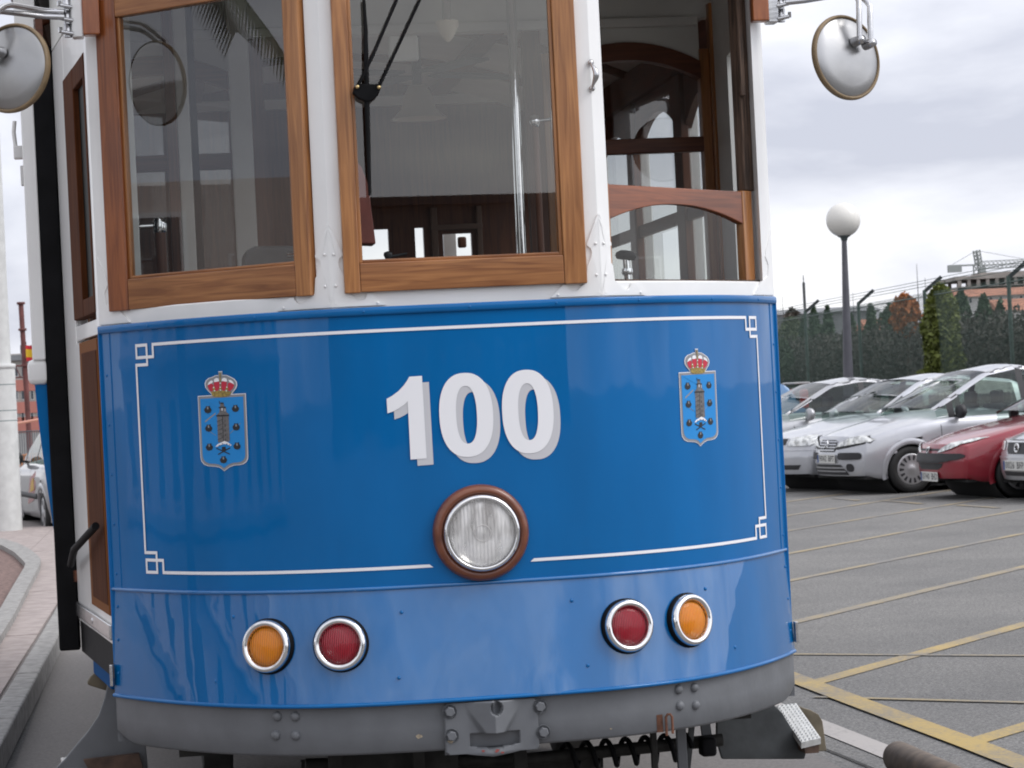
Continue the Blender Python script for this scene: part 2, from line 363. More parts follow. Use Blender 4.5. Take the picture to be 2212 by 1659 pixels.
# planting bed with its own kerb, on the pavement
outer = [(-60, 1480), (-20, 1405), (28.6, 1330), (60, 1268), (86, 1220), (88, 1207), (80, 1198), (62, 1184), (39, 1173), (10, 1164), (-60, 1155)]
inner = [(-85, 1440), (-45, 1380), (0, 1314), (30, 1262), (52, 1225.5), (55, 1217), (49, 1210), (30, 1192), (5, 1178), (-25, 1170), (-70, 1163)]
ZK = ZP + .05
mb = MB(); O = [gp(*p, ZK) for p in outer]; I_ = [gp(*p, ZK) for p in inner]
mb.grid([[Vector((p.x, p.y, ZP - .01)) for p in O], O, I_, [Vector((p.x, p.y, ZP - .01)) for p in I_]], sm=False)
struct(mb, 'planter_kerb', CONC)
mb = MB(); n = len(I_); flat = [Vector((p.x, p.y, ZP + .004)) for p in I_]
tris = tessellate_polygon([flat]); mb.add(flat, [tuple(t) for t in tris]); struct(mb, 'planting_bed', SOIL)
# ------------------------------------------------------------------ the tram
tram = empty('tram', (X0, DD, 0), TH, 'blue and white vintage tram number 100 with varnished wooden window frames', 'tram')
def nrm(x):
    s_ = BB * QQ / W * (abs(x) / W) ** (QQ - 1) * (1 if x > 0 else -1); l = math.hypot(s_, 1); return Vector((s_ / l, -1 / l, 0))
ZC = .953                                                  # the crease; below it the skirt flares out
def flare(z): return max(0., (ZC - z)) * .165
def Fm(x, z, out=0.):
    n = nrm(x); return Vector((x, -off(x), z)) + n * (out + flare(z) * n.y ** 2)
# equal steps along the curve
_t = [W * (-1 + 2 * i / 4000) for i in range(4001)]; _l = [0.]
for i in range(4000): _l.append(_l[-1] + math.hypot(_t[i + 1] - _t[i], off(_t[i + 1]) - off(_t[i])))
def xs_between(a, b, n):
    import bisect
    fa, fb = [_l[min(4000, max(0, int(round((v / W + 1) * 2000))))] for v in (a, b)]
    return [a] + [_t[min(4000, bisect.bisect_left(_l, fa + (fb - fa) * i / n))] for i in range(1, n)] + [b]
def band(mb, prof, a=-W, b=W, n=90, mi=0, sm=True, fn=Fm, caps=True):
    """profile of (out, z) pairs carried round the nose"""
    rows = [[fn(x, z, o_) for o_, z in prof] for x in xs_between(a, b, n)]
    mb.grid(rows, mi, sm)
    if caps and len(prof) > 2:
        for r_ in (rows[0], rows[-1]): mb.add(r_, [tuple(range(len(r_)))], mi)
    return mb
def round_prof(o_, z, r, n=8, a0=-90, a1=90):
    return [(o_ + r * math.cos(R(a0 + (a1 - a0) * i / n)), z + r * math.sin(R(a0 + (a1 - a0) * i / n))) for i in range(n + 1)]
def P(mb, name, m, parent=tram, **k): return mb.build(name, m, parent, **k)

# panels of the nose
ZT, ZL, ZG = 1.751, .632, .488
mb = MB(); band(mb, [(0, 1.740), (0, 1.5), (0, 1.2), (0, ZC)], n=140); band(mb, [(-.03, 1.735), (-.03, ZC)], mi=1)
front = P(mb, 'front_panel', [BLUE, WHITE_IN], fix=False)
SK = [ZC - .004, .90, .86, .82, .78, .74, .70, .665, ZL]
mb = MB(); rows = []
for x in xs_between(-W, W, 150):
    row = []
    for z in SK:
        k = (ZC - z) / (ZC - ZL)
        dent = .0075 * math.exp(-((x - .165) / .05) ** 2) * k ** 4 - .004 * math.exp(-((x + .03) / .09) ** 2) * k ** 2 + .0025 * math.sin(x * 7.3 + 1) * k
        row.append(Fm(x, z, -.001 + dent))
    rows.append(row)
mb.grid(rows); skirt = P(mb, 'front_skirt', BLUE2, fix=False)
P(band(MB(), [(0, 1.750), (.007, 1.750), (.009, 1.745), (.009, 1.732), (.006, 1.727), (0, 1.727)], a=-W, b=W), 'waist_moulding', BLUE)
mb = MB(); band(mb, round_prof(-.0005, ZC, .006)); P(mb, 'crease_bead', BLUE2)
for sx in (-1, 1):
    P(MB().tube([Fm(sx * 1.022, z, -.001) for z in (ZC, 1.2, 1.5, 1.728)], .0035, 8), 'edge_bead', BLUE)
    P(MB().bar((sx * 1.052, .012, ZL), (sx * 1.052, .012, 1.75), .012, .03, (0, 1, 0)), 'corner_strip', BLUE, bevel=.003)
    P(MB().bar((sx * 1.066, -.01, .66), (sx * 1.066, -.01, .725), .010, .028, (0, 1, 0)), 'hinge', STEEL, bevel=.002)
mb = MB(); band(mb, round_prof(0, ZL, .006, 10, -100, 100)); P(mb, 'skirt_lip', BLUE)
# rivets on panel edge and skirt
def dome(mb, c, n, r, h, k=12):
    return mb.lathe([(r, 0), (r * .96, h * .35), (r * .75, h * .75), (r * .4, h * .96), (.0001, h)], c, n, k)
rv = []
for px, py in ((507, 1332), (867, 1322), (1233, 1297), (1520, 1272), (477, 1470), (862, 1461), (1261, 1435), (1575, 1398)): rv.append((px, py))
for px, py in rv:
    x, z = fp(px, py); P(dome(MB(), Fm(x, z, -.001), nrm(x), .0055, .004), 'rivet', BLUE)
for sx in (-1, 1):
    for z in (.70, .80, .90, 1.0, 1.15, 1.3, 1.45, 1.6):
        P(dome(MB(), Fm(sx * 1.036, z, 0), nrm(sx * 1.036), .0045, .003, 8), 'rivet', BLUE)
for x in (-.9, -.6, -.3, 0, .25, .5, .75, .95):
    P(dome(MB(), Fm(x, 1.738, .009), nrm(x), .004, .0025, 8), 'rivet', BLUE)

# grey bumper
bo = .030
def Bm(x, z, out=0.): n = nrm(x); return Vector((x, -off(x), z)) + n * (bo * n.y ** 2 + out)
mb = MB(); xs = xs_between(-W - 0, W, 90); rows = []
for x in xs:
    e_ = max(0., (abs(x) - .985) / .065); zb = ZG + .03 * e_ * e_
    rows.append([Bm(x, ZL + .01), Bm(x, ZL - .01), Bm(x, (ZL + zb) / 2), Bm(x, zb + .008), Bm(x, zb, -.008), Bm(x, zb, -.09)])
mb.grid(rows)
for r_ in (rows[0], rows[-1]): mb.add(r_, [tuple(range(len(r_)))])
for sx in (-1, 1): mb.bar((sx * 1.045, .0, .56), (sx * 1.045, .55, .56), .02, .14)
bumper = P(mb, 'bumper', GREY)
for (u, v) in ((607, 1545), (645, 1545), (604, 1586), (646, 1586), (1454, 1488), (1488, 1484), (1457, 1523), (1491, 1522)):
    x, z = fp(u, v); P(dome(MB(), Bm(x, z, -.001), nrm(x), .0145, .013, 16), 'bolt', GREY, bumper)
# worn paint chips
CHIP = mat('chipped_primer', (.36, .30, .22), .8, noise=.3, nscale=60); CHIPR = mat('red_primer', (.30, .07, .06), .8)
def chip(x, z, r, m, par, out=.0012, fn=None):
    fn = fn or Bm; rg = random.Random(int(x * 1e4)); n = 10
    mb = MB(); vs = [fn(x, z, out)] + [fn(x + r * rg.uniform(.6, 1.5) * math.cos(2 * PI * i / n), z + r * rg.uniform(.4, .9) * math.sin(2 * PI * i / n), out) for i in range(n)]
    mb.add(vs, [(0, i + 1, (i + 1) % n + 1) for i in range(n)]); return P(mb, 'paint_chip', m, par)
for (u, v, r, m) in ((905, 1588, .009, CHIP), (1311, 1572, .003, CHIP), (1458, 1523, .004, CHIPR)):
    x, z = fp(u, v); chip(x, z, r, m, bumper)
# coupler plate: a casting with a funnel, a slot and four bolts
cx0, cx1, cz0, cz1 = -.134, .134, .474, .624
mb = MB(); nx, nz = 96, 60; rows = []
for i in range(nx + 1):
    row = []
    for j in range(nz + 1):
        u, v = i / nx, j / nz; x = cx0 + (cx1 - cx0) * u; z = cz0 + (cz1 - cz0) * v
        sag = -.012 * max(0, 1 - abs(u - .5) / .28) ** .8 * max(0, 1 - v / .25)
        o_ = .016
        fv = (.30 - abs(u - .52)) / .30                                    # funnel: a V that opens towards the top
        if v > .36: o_ += .040 * max(0., min(1., (fv - .55 * (1 - (v - .36) / .64) * 0)) ) ** 1.2 * (1 if abs(u - .52) < .08 + .24 * (v - .36) / .64 else max(0, 1 - (abs(u - .52) - .08 - .24 * (v - .36) / .64) / .05))
        sl_ = .27 < u < .79 and .135 + .03 * math.sin((u - .27) / .52 * PI) * -1.2 + .03 < v < .40
        if sl_: o_ = -.035
        hole = ((u - .545) / .065) ** 2 + ((v - .86) / .13) ** 2 < 1
        if hole: o_ -= .03
        o_ += .010 * max(0, 1 - abs(v - .06) / .1) * max(0, 1 - abs(u - .52) / .3)
        c_ = min(u, 1 - u) * (cx1 - cx0); d_ = min(v, 1 - v) * (cz1 - cz0)
        if c_ < .02 and d_ < .02 and math.hypot(.02 - c_, .02 - d_) > .02: o_ = -.01
        if i in (0, nx) or j in (0, nz): o_ = -.01
        row.append(Bm(x, z + sag, o_))
    rows.append(row)
mb.grid(rows); coup = P(mb, 'coupler_plate', GREY, fix=False)
for (u, v) in ((968, 1533), (1160, 1522), (972, 1585), (1167, 1577)):
    x, z = fp(u, v); n = nrm(x); c = Bm(x, z, .016)
    P(MB().lathe([(.0001, .002), (.021, .002), (.021, .004), (.020, .005)][::-1], c - n * .002, n, 20).lathe([(.0145, .0), (.0145, .012), (.012, .0145), (.0001, .0145)], c, n, 6, sm=False), 'bolt', GREY, coup)
for (x, z, r, m, o_) in ((-.118, .515, .008, CHIP, .018), (-.03, .484, .005, CHIPR, .026), (.01, .482, .007, CHIPR, .027), (.025, .476, .005, CHIPR, .027), (.02, .538, .005, CHIP, .03)):
    chip(x, z, r, m, coup, o_)
# steel clip under the bumper edge
x, z = fp(1422, 1560)
mb = MB(); c = Bm(x, z, .006); mb.box(c + Vector((-.014, 0, 0)), (.018, .008, .05)); mb.tube([c + Vector((a, -.012, b)) for a, b in ((.003, -.035), (.003, .018), (.008, .026), (.016, .026), (.021, .018), (.021, -.03))], .004, 8)
P(mb, 'tow_clip', RUST)

# sill, pillars and corner posts
PX = .387
def offU(x):
    a = abs(x); o1 = off(PX); ch = o1 if a < PX else o1 * (W - a) / (W - PX); return ch + .35 * (off(x) - ch)
def nU(x):
    h = 1e-3; s_ = -(offU(min(W, x + h)) - offU(max(-W, x - h))) / (min(W, x + h) - max(-W, x - h)); l = math.hypot(s_, 1); return Vector((s_ / l, -1 / l, 0))
def Um(x, z, out=0.): return Vector((x, -offU(x), z)) + nU(x) * out
xsU = lambda a, b, n: sorted([a + (b - a) * i / n for i in range(n + 1)] + [q for q in (-PX, PX) if a + 1e-4 < q < b - 1e-4])
def bandU(mb, prof, a=-W, b=W, n=80, sm=False):
    rows = [[Um(x, z, o_) for o_, z in prof] for x in xsU(a, b, n)]
    mb.grid(rows, 0, sm, close=False); [mb.add(r_, [tuple(range(len(r_)))]) for r_ in (rows[0], rows[-1])]; return mb
# ---- windows of the nose: three flat facets
class Facet:
    def __init__(s, p0, p1):
        s.a = Vector((p0[0], p0[1], 0)); d = Vector((p1[0] - p0[0], p1[1] - p0[1], 0)); s.L = d.length; s.d = d.normalized(); s.n = Vector((s.d.y, -s.d.x, 0))
    def p(s, t, z, out=0.): return s.a + s.d * (t * s.L) + s.n * out + Vector((0, 0, z))
    def inv(s, px, py):
        o, e_, rz = rloc(px, py); dx, dy = s.d.x * s.L, s.d.y * s.L; det = e_[0] * -dy + e_[1] * dx; bx, by = s.a.x - o[0], s.a.y - o[1]
        return ((e_[0] * by - e_[1] * bx) / det, EYE + rz * (bx * -dy + by * dx) / det)
    def slab(s, mb, t0, t1, z0, z1, o0, o1, mi=0):
        c = [s.p(t, z, o_) for o_ in (o1, o0) for t, z in ((t0, z0), (t1, z0), (t1, z1), (t0, z1))]
        return mb.add(c, [(0, 1, 2, 3), (7, 6, 5, 4), (0, 4, 5, 1), (1, 5, 6, 2), (2, 6, 7, 3), (3, 7, 4, 0)], mi)
    def quad(s, mb, t0, t1, z0, z1, o_): return mb.add([s.p(t0, z0, o_), s.p(t1, z0, o_), s.p(t1, z1, o_), s.p(t0, z1, o_)], [(0, 1, 2, 3)])
oP = off(PX); FL = Facet((-W, 0), (-PX, -oP)); FC = Facet((-PX, -oP), (PX, -oP)); FR = Facet((PX, -oP), (W, 0))
ZS = 1.797; ZH = 2.735
P(bandU(MB(), [(-.07, 1.747), (0, 1.747), (0, ZS - .004), (-.004, ZS), (-.07, ZS), (-.07, 1.747)]), 'sill', WHITE)
P(bandU(MB(), [(-.07, ZH), (.01, ZH), (.01, 3.0), (-.07, 3.0), (-.07, ZH)]), 'header', WHITE)
for sx in (-1, 1):
    mb = MB(); a, b = sorted((sx * .347, sx * .425))
    pts = [Um(x, 1.752, .002) for x in xsU(a, b, 6)]; ins = [p + Vector((0, .075, 0)) for p in pts]
    mb.prism(pts + ins[::-1], (0, 0, 1.05)); P(mb, 'pillar', WHITE)
    a0 = Vector((sx * 1.0, -offU(1.0), 0)); q = [Um(sx * 1.0, 1.752, .003), Um(sx * 1.03, 1.752, .003), Vector((sx * 1.052, 0, 1.752)), Vector((sx * 1.060, .05, 1.752)), Vector((sx * .99, .07, 1.752))]
    P(MB().prism(q, (0, 0, 1.05)), 'corner_post', WHITE)
# raised reinforcing plates where the pillars stand on the sill (outline in picture units, carried to the front)
def front_poly(loops, step=.03):
    """loops of (x, z) -> refined triangles"""
    lv = [[Vector((a, b, 0)) for a, b in l] for l in loops]; tr = tessellate_polygon(lv); flat = [v for l in lv for v in l]
    out = []; st = [(flat[a].to_2d(), flat[b].to_2d(), flat[c].to_2d()) for a, b, c in tr]
    while st:
        t = st.pop(); L = [((t[i] - t[(i + 1) % 3]).length, i) for i in range(3)]; l, i = max(L)
        if l > step and abs(t[i].x - t[(i + 1) % 3].x) > step * .5:
            m = (t[i] + t[(i + 1) % 3]) / 2; st += [(t[i], m, t[(i + 2) % 3]), (m, t[(i + 1) % 3], t[(i + 2) % 3])]
        else: out.append(t)
    return out
def applique(name, loops, m, out, parent, fn=Fm, step=.03, thick=0.):
    mb = MB(); tr = front_poly(loops, step); vs = []; fs = []
    for t in tr:
        b = len(vs); vs += [fn(p.x, p.y, out) for p in t]; fs.append((b, b + 1, b + 2))
    mb.add(vs, fs)
    if thick:
        for l in loops:
            n = len(l); A = [fn(a, b, out) for a, b in l]; B = [fn(a, b, out - thick) for a, b in l]
            mb.add(A + B, [(i, (i + 1) % n, n + (i + 1) % n, n + i) for i in range(n if name != 'corner_plate' else n - 1)])
    return P(mb, name, m, parent)
for sx in (-1, 1):
    c = sx * .385
    half = [(0, 1.990), (.036, 1.905), (.036, 1.900), (.026, 1.892), (.022, 1.880), (.026, 1.862), (.038, 1.840), (.042, 1.797), (.060, 1.782), (.070, 1.772), (.084, 1.770), (.094, 1.776), (.100, 1.790), (.112, 1.790), (.150, 1.755)]
    c = sx * PX; o = None
    for s2 in (1, -1):
        Ff = FC if s2 * sx < 0 else (FR if sx > 0 else FL); nn = Ff.n
        fn_ = lambda x, z, q, nn=nn: Vector((x, -offU(x), z)) + nn * q
        loop = [(c - s2 * .004, 1.986)] + [(c + s2 * a, b) for a, b in half] + [(c - s2 * .004, 1.755)]
        q_ = applique('corner_plate', [loop], WHITE, .0075, tram if o is None else o, fn_, .03, .006)
        o = o or q_
        for a, b in ((.010, 1.905), (.012, 1.815), (.128, 1.762)): P(dome(MB(), fn_(c + s2 * a, b, .0075), nn, .0045, .004, 10), 'screw', WHITE, o)
    half2 = [(sx * .955, 1.755), (sx * .985, 1.795), (sx * 1.0, 1.80), (sx * 1.022, 1.815), (sx * 1.026, 1.85), (sx * 1.015, 1.875), (sx * 1.02, 1.90), (sx * 1.045, 1.96), (sx * 1.045, 1.755)]
    applique('corner_plate', [half2], WHITE, .006, tram, lambda x, z, q: Um(x, z, q), .03, .006)

def sash(F, t0, t1, g0, g1, zb, zg, zt, out, ml=0):
    mb = MB(); e = .0015
    F.slab(mb, t0, g0, zb, zt, out - .035, out, ml); F.slab(mb, g1, t1, zb, zt, out - .035, out, 0)
    F.slab(mb, g0, g1, zb + e, zg, out - .034, out - .001, 1); F.slab(mb, g0, g1, zt - .06, zt - e, out - .034, out - .001, 1)
    w = P(mb, 'front_window', [WV, WH, WR], bevel=.004)
    mb = MB(); k = .010 / F.L                                   # glazing bead
    F.slab(mb, g0, g0 + k, zg, zt - .06, out - .03, out - .010); F.slab(mb, g1 - k, g1, zg, zt - .06, out - .03, out - .010)
    F.slab(mb, g0 + k, g1 - k, zg, zg + .009, out - .03, out - .0105, 1)
    P(mb, 'glazing_bead', [WV, WH], w, bevel=.002)
    P(F.quad(MB(), g0 + .002, g1 - .002, zg, zt - .06, out - .019), 'pane', GLASS, w)
    return w
wl = sash(FL, .074, .942, .164, .882, ZS - .006, 1.885, 2.73, .030, 2)
wc = sash(FC, .045, .945, .104, .860, ZS - .006, 1.876, 2.73, .030)
# right window: sash let down into the opening, arched top rail
mb = MB(); o1 = -.012; FR.slab(mb, .052, .088, ZS + .003, 2.083, o1 - .03, o1, 0); FR.slab(mb, .856, .914, ZS + .003, 2.083, o1 - .03, o1, 0)
n = 20; low = [(.088 + (.856 - .088) * i / n, 2.030 - .052 * abs(2 * i / n - 1) ** 2.0) for i in range(n + 1)]
for q, oo in ((low, 0),):
    poly = [FR.p(t, z, o1 - .002) for t, z in q] + [FR.p(.856, 2.080, o1 - .002), FR.p(.088, 2.080, o1 - .002)]
    mb.prism(poly, -FR.n * .027, 1)
wr = P(mb, 'front_window', [WV, WRH], bevel=.003)
mb = MB(); vs = [FR.p(.088, ZS, o1 - .015), FR.p(.856, ZS, o1 - .015)] + [FR.p(t, z, o1 - .015) for t, z in low[::-1]]
mb.add(vs, [tuple(range(len(vs)))]); P(mb, 'pane', GLASS2, wr)
OLDWOOD = mat('worn_dark_wood', (.075, .045, .03), .75, noise=.6, nscale=6, nmap=(20, 20, 1.2), bump=.3, bscale=20)
mb = MB(); FR.slab(mb, .885, .945, 2.085, 2.73, -.05, -.018); FR.slab(mb, .875, .90, 2.38, 2.73, -.018, -.006)
P(mb, 'sash_channel', OLDWOOD, bevel=.003)
P(FR.slab(MB(), .045, .95, ZS + .0005, ZS + .006, -.06, -.006), 'sash_sill', OLDWOOD)
# cast handle on the right-hand pillar
x, z = .385, 0; (hx, hz0), (hx2, hz1) = fp(1271, 136), fp(1275, 192)
c0, c1 = Um(.387, hz0, .004), Um(.387, hz1, .004); mb = MB()
mb.lathe([(.0085, 0), (.009, .006), (.005, .010), (.0001, .011)], c0, (0, -1, 0), 14); mb.lathe([(.0085, 0), (.009, .006), (.005, .010), (.0001, .011)], c1, (0, -1, 0), 14)
k = 14; path = [c0 + (c1 - c0) * (i / k) + Vector((.010 * math.sin(PI * i / k) ** 2, -.010 - .018 * math.sin(PI * i / k), 0)) for i in range(k + 1)]
mb.tube(path, [.0035 + .0055 * math.sin(PI * i / k) ** 2 for i in range(k + 1)], 10); P(mb, 'cast_handle', STEEL)
# windscreen wiper
wb = .045
def C3(px, py, out): t, z = FC.inv(px, py); return FC.p(t, z, out)
mb = MB(); mb.tube([C3(783, 2, wb), C3(787, 70, wb), C3(789, 205, wb)], [.004, .006, .008], 8); mb.tube([C3(789, 205, wb), C3(793, 330, wb), C3(796, 425, wb)], [.008, .0065, .0045], 8)
wip = P(mb, 'wiper', BLACK)
hub = [(762, 192), (772, 186), (800, 187), (815, 186), (820, 194), (812, 212), (800, 222), (786, 224), (770, 216), (759, 206)]
P(MB().prism([C3(u, v, wb + .012) for u, v in hub], -FC.n * .03), 'wiper_hub', BLACK, wip, bevel=.003)
P(MB().tube([C3(768, 195, wb + .02), C3(800, 130, wb + .02), C3(860, -10, wb + .02)], .0042, 8), 'wiper_arm', BLACK, wip)
P(MB().tube([C3(814, 195, wb + .02), C3(850, 118, wb + .02), C3(910, -10, wb + .02)], .0042, 8), 'wiper_arm', BLACK, wip)
BRASS = mat('brass_screw', (.62, .48, .24), .3, 1.)
for u, v in ((768, 194), (814, 195)): P(dome(MB(), C3(u, v, wb + .022), FC.n, .0058, .006), 'wiper_screw', BRASS, wip)

# ---- number, line border and crests
def Z3(x, y): return fp((1130 + x / 3.687) * .72, (1080 + y / 3.687) * .72)
one = [(360, 185), (500, 175), (552, 1088), (375, 1102), (343, 455), (308, 490), (245, 535), (185, 568), (120, 590), (110, 430), (165, 400), (240, 345), (300, 280), (335, 230)]
def oval(l, r, t, b, lean, n=56, p=2.35):
    cxx, cy, a, h = (l + r) / 2, (t + b) / 2, (r - l) / 2, (b - t) / 2; o_ = []
    for i in range(n):
        q = 2 * PI * i / n; cc, ss = math.cos(q), math.sin(q)
        x = a * abs(cc) ** (2 / p) * (1 if cc > 0 else -1); y = h * abs(ss) ** (2 / p) * (1 if ss > 0 else -1)
        o_.append((cxx + x + y * lean, cy + y - x * .05))
    return o_
glyphs = [('digit', [one]), ('digit', [oval(693, 1287, 143, 1072, .055), oval(878, 1108, 287, 925, .055)]), ('digit', [oval(1387, 1953, 108, 1032, .055), oval(1566, 1782, 258, 886, .055)])]
for k, (nm, loops) in enumerate(glyphs):
    q = [[Z3(x, y) for x, y in l] for l in loops]; q2 = [[Z3(x + 77, y + 68) for x, y in l] for l in loops]
    d_ = applique('digit', q, VINYL, .0030, front); applique('digit_shadow', q2, VINYL_SH, .0018, front)
# border line with interlaced corners
LW = .0089; XF, Z0F, Z1F = .944, 1.0095, 1.6825
mb = MB()
def stripe(mb, a, b, w=LW, out=.0022):
    (x0, z0), (x1, z1) = a, b
    if abs(x1 - x0) > abs(z1 - z0):
        x0, x1 = sorted((x0, x1)); xx = xs_between(x0, x1, max(1, int((x1 - x0) / .02))); mb.grid([[Fm(x, z0 - w / 2, out) for x in xx], [Fm(x, z0 + w / 2, out) for x in xx]])
    else:
        wx = w * abs(nrm(x0).y); zz = [z0 + (z1 - z0) * i / 6 for i in range(7)]; mb.grid([[Fm(x0 - wx / 2, z, out) for z in zz], [Fm(x0 + wx / 2, z, out) for z in zz]])
xa = [fp(*p)[0] for p in ((297, 780), (318.5, 770), (331.5, 762))]          # outer edge, inner upright of the loop, foot of the long line
xo, xi, xl = XF - .002, -xa[1], -xa[2]
for sx in (-1, 1):
    for sz in (-1, 1):
        zt = Z1F if sz > 0 else Z0F; f = lambda x, dz: (sx * x, zt - sz * dz); e = LW / 2
        hx_ = e * abs(nrm(xo).y)
        path = [(xl, 0), (xl, .036), (xo, .036), (xo, 0), (xi, 0), (xi, .058), (xo + .002, .058)]
        for i in range(len(path) - 1):
            (u0, v0), (u1, v1) = path[i], path[i + 1]
            if v0 == v1: stripe(mb, f(min(u0, u1) - hx_, v0), f(max(u0, u1) + hx_, v0))
            else: stripe(mb, f(u0, min(v0, v1)), f(u0, max(v0, v1)))
        if sz > 0: stripe(mb, (sx * 0, zt), f(xl + hx_, 0))
        else:
            stripe(mb, (sx * .150, zt), f(xl + hx_, 0)); mb.add([Fm(sx * .150, zt - LW / 2, .0022), Fm(sx * .150, zt + LW / 2, .0022), Fm(sx * .139, zt - LW / 2, .0022)], [(0, 1, 2)])
        stripe(mb, f(xo + .002, .055), (sx * (xo + .002), (Z0F + Z1F) / 2))
P(mb, 'border_line', VINYL, front)
# crest
def E1(x, y): return fp((560 + x / 4.608) * .72, (1080 + y / 4.608) * .72)
GOLD = mat('crest_gold', (.30, .215, .05), .5, noise=.35, nscale=150); CRED = mat('crest_red', (.52, .02, .05), .5); CGREY = mat('crest_grey', (.26, .26, .275), .5); CBLUE = mat('crest_blue', (.004, .235, .62), .5)
CBLK = mat('crest_black', (.012, .014, .018), .5); CSTONE = mat('crest_stone', (.135, .13, .13), .5, noise=.25, nscale=120)
sh_o = [(160, 498), (350, 487), (610, 472), (822, 460), (836, 800), (856, 1330), (852, 1372), (830, 1412), (790, 1440), (740, 1452), (660, 1458), (600, 1482), (560, 1510), (525, 1538), (490, 1505), (450, 1484), (400, 1474), (300, 1468), (245, 1445), (210, 1400), (198, 1350), (178, 900)]
def shrink(l, k, c): return [(c[0] + (x - c[0]) * k[0], c[1] + (y - c[1]) * k[1]) for x, y in l]
cc = (508, 985); sh_i = shrink(sh_o, (.972, .982), cc); sh_f = shrink(sh_o, (.895, .920), (508, 998))
cr_o = [(445, 158), (497, 155), (498, 205), (560, 208), (620, 235), (668, 262), (698, 300), (706, 345), (690, 392), (655, 435), (625, 480), (600, 505), (480, 518), (370, 508), (345, 470), (300, 425), (265, 380), (256, 330), (270, 285), (310, 250), (360, 235), (400, 215), (446, 208)]
cr_i = shrink(cr_o, (.94, .95), (480, 350)); 
arches = [[(300, 350), (312, 315), (335, 292), (362, 280), (375, 300), (362, 320), (335, 330)], [(385, 300), (392, 265), (420, 248), (450, 255), (460, 290), (440, 298), (410, 305)], [(490, 290), (500, 258), (530, 245), (562, 258), (572, 295), (550, 300), (515, 292)], [(585, 275), (620, 275), (650, 298), (668, 340), (640, 322), (605, 308)]]
reds = [[(298, 355), (340, 322), (378, 340), (385, 400), (360, 440), (325, 420)], [(388, 305), (420, 300), (462, 298), (468, 380), (440, 430), (395, 420), (385, 350)], [(490, 300), (525, 292), (565, 305), (562, 400), (520, 430), (488, 400)], [(580, 320), (620, 308), (668, 345), (650, 390), (610, 430), (575, 420)]]
base = [(352, 442), (400, 430), (480, 420), (560, 428), (628, 440), (606, 488), (560, 505), (480, 512), (400, 508), (362, 492)]
orb = [(462, 180), (478, 178), (484, 300), (478, 420), (470, 300)]
tower = [(425, 770), (440, 745), (462, 722), (470, 640), (478, 585), (520, 590), (530, 640), (552, 655), (560, 720), (590, 742), (598, 772), (592, 790), (606, 1125), (445, 1140), (430, 790)]
tdk = [[(418, 762), (600, 755), (596, 775), (424, 782)], [(455, 650), (552, 645), (552, 660), (456, 668)], [(478, 590), (522, 588), (524, 605), (478, 606)], [(503, 780), (510, 780), (524, 1120), (517, 1120)], [(460, 565), (468, 565), (470, 610), (462, 610)]]
for k_ in range(5): tdk += [[(432 + k_ * 2, 850 + k_ * 62), (505 + k_ * 2, 815 + k_ * 62), (505 + k_ * 2, 821 + k_ * 62), (432 + k_ * 2, 856 + k_ * 62)], [(536 + k_ * 2, 828 + k_ * 64), (544 + k_ * 2, 828 + k_ * 64), (546 + k_ * 2, 862 + k_ * 64), (538 + k_ * 2, 862 + k_ * 64)]]
foot = [(412, 1200), (440, 1165), (490, 1140), (535, 1118), (590, 1140), (634, 1175), (620, 1188), (570, 1165), (530, 1160), (480, 1175), (440, 1195)]
bones = [[(440, 1300), (450, 1312), (618, 1218), (608, 1206)], [(425, 1212), (418, 1225), (605, 1308), (612, 1295)]]
skull = [(500, 1200), (550, 1196), (556, 1240), (540, 1272), (515, 1270), (500, 1240)]
def shell(cx_, cy_): return [(cx_ + a, cy_ + b) for a, b in ((-28, -48), (-10, -42), (10, -44), (28, -50), (26, -30), (46, -8), (50, 14), (34, 44), (0, 54), (-34, 44), (-50, 14), (-46, -8), (-26, -30))]
shells = [(304, 682), (684, 666), (316, 938), (694, 920), (325, 1200), (706, 1185), (520, 1375)]
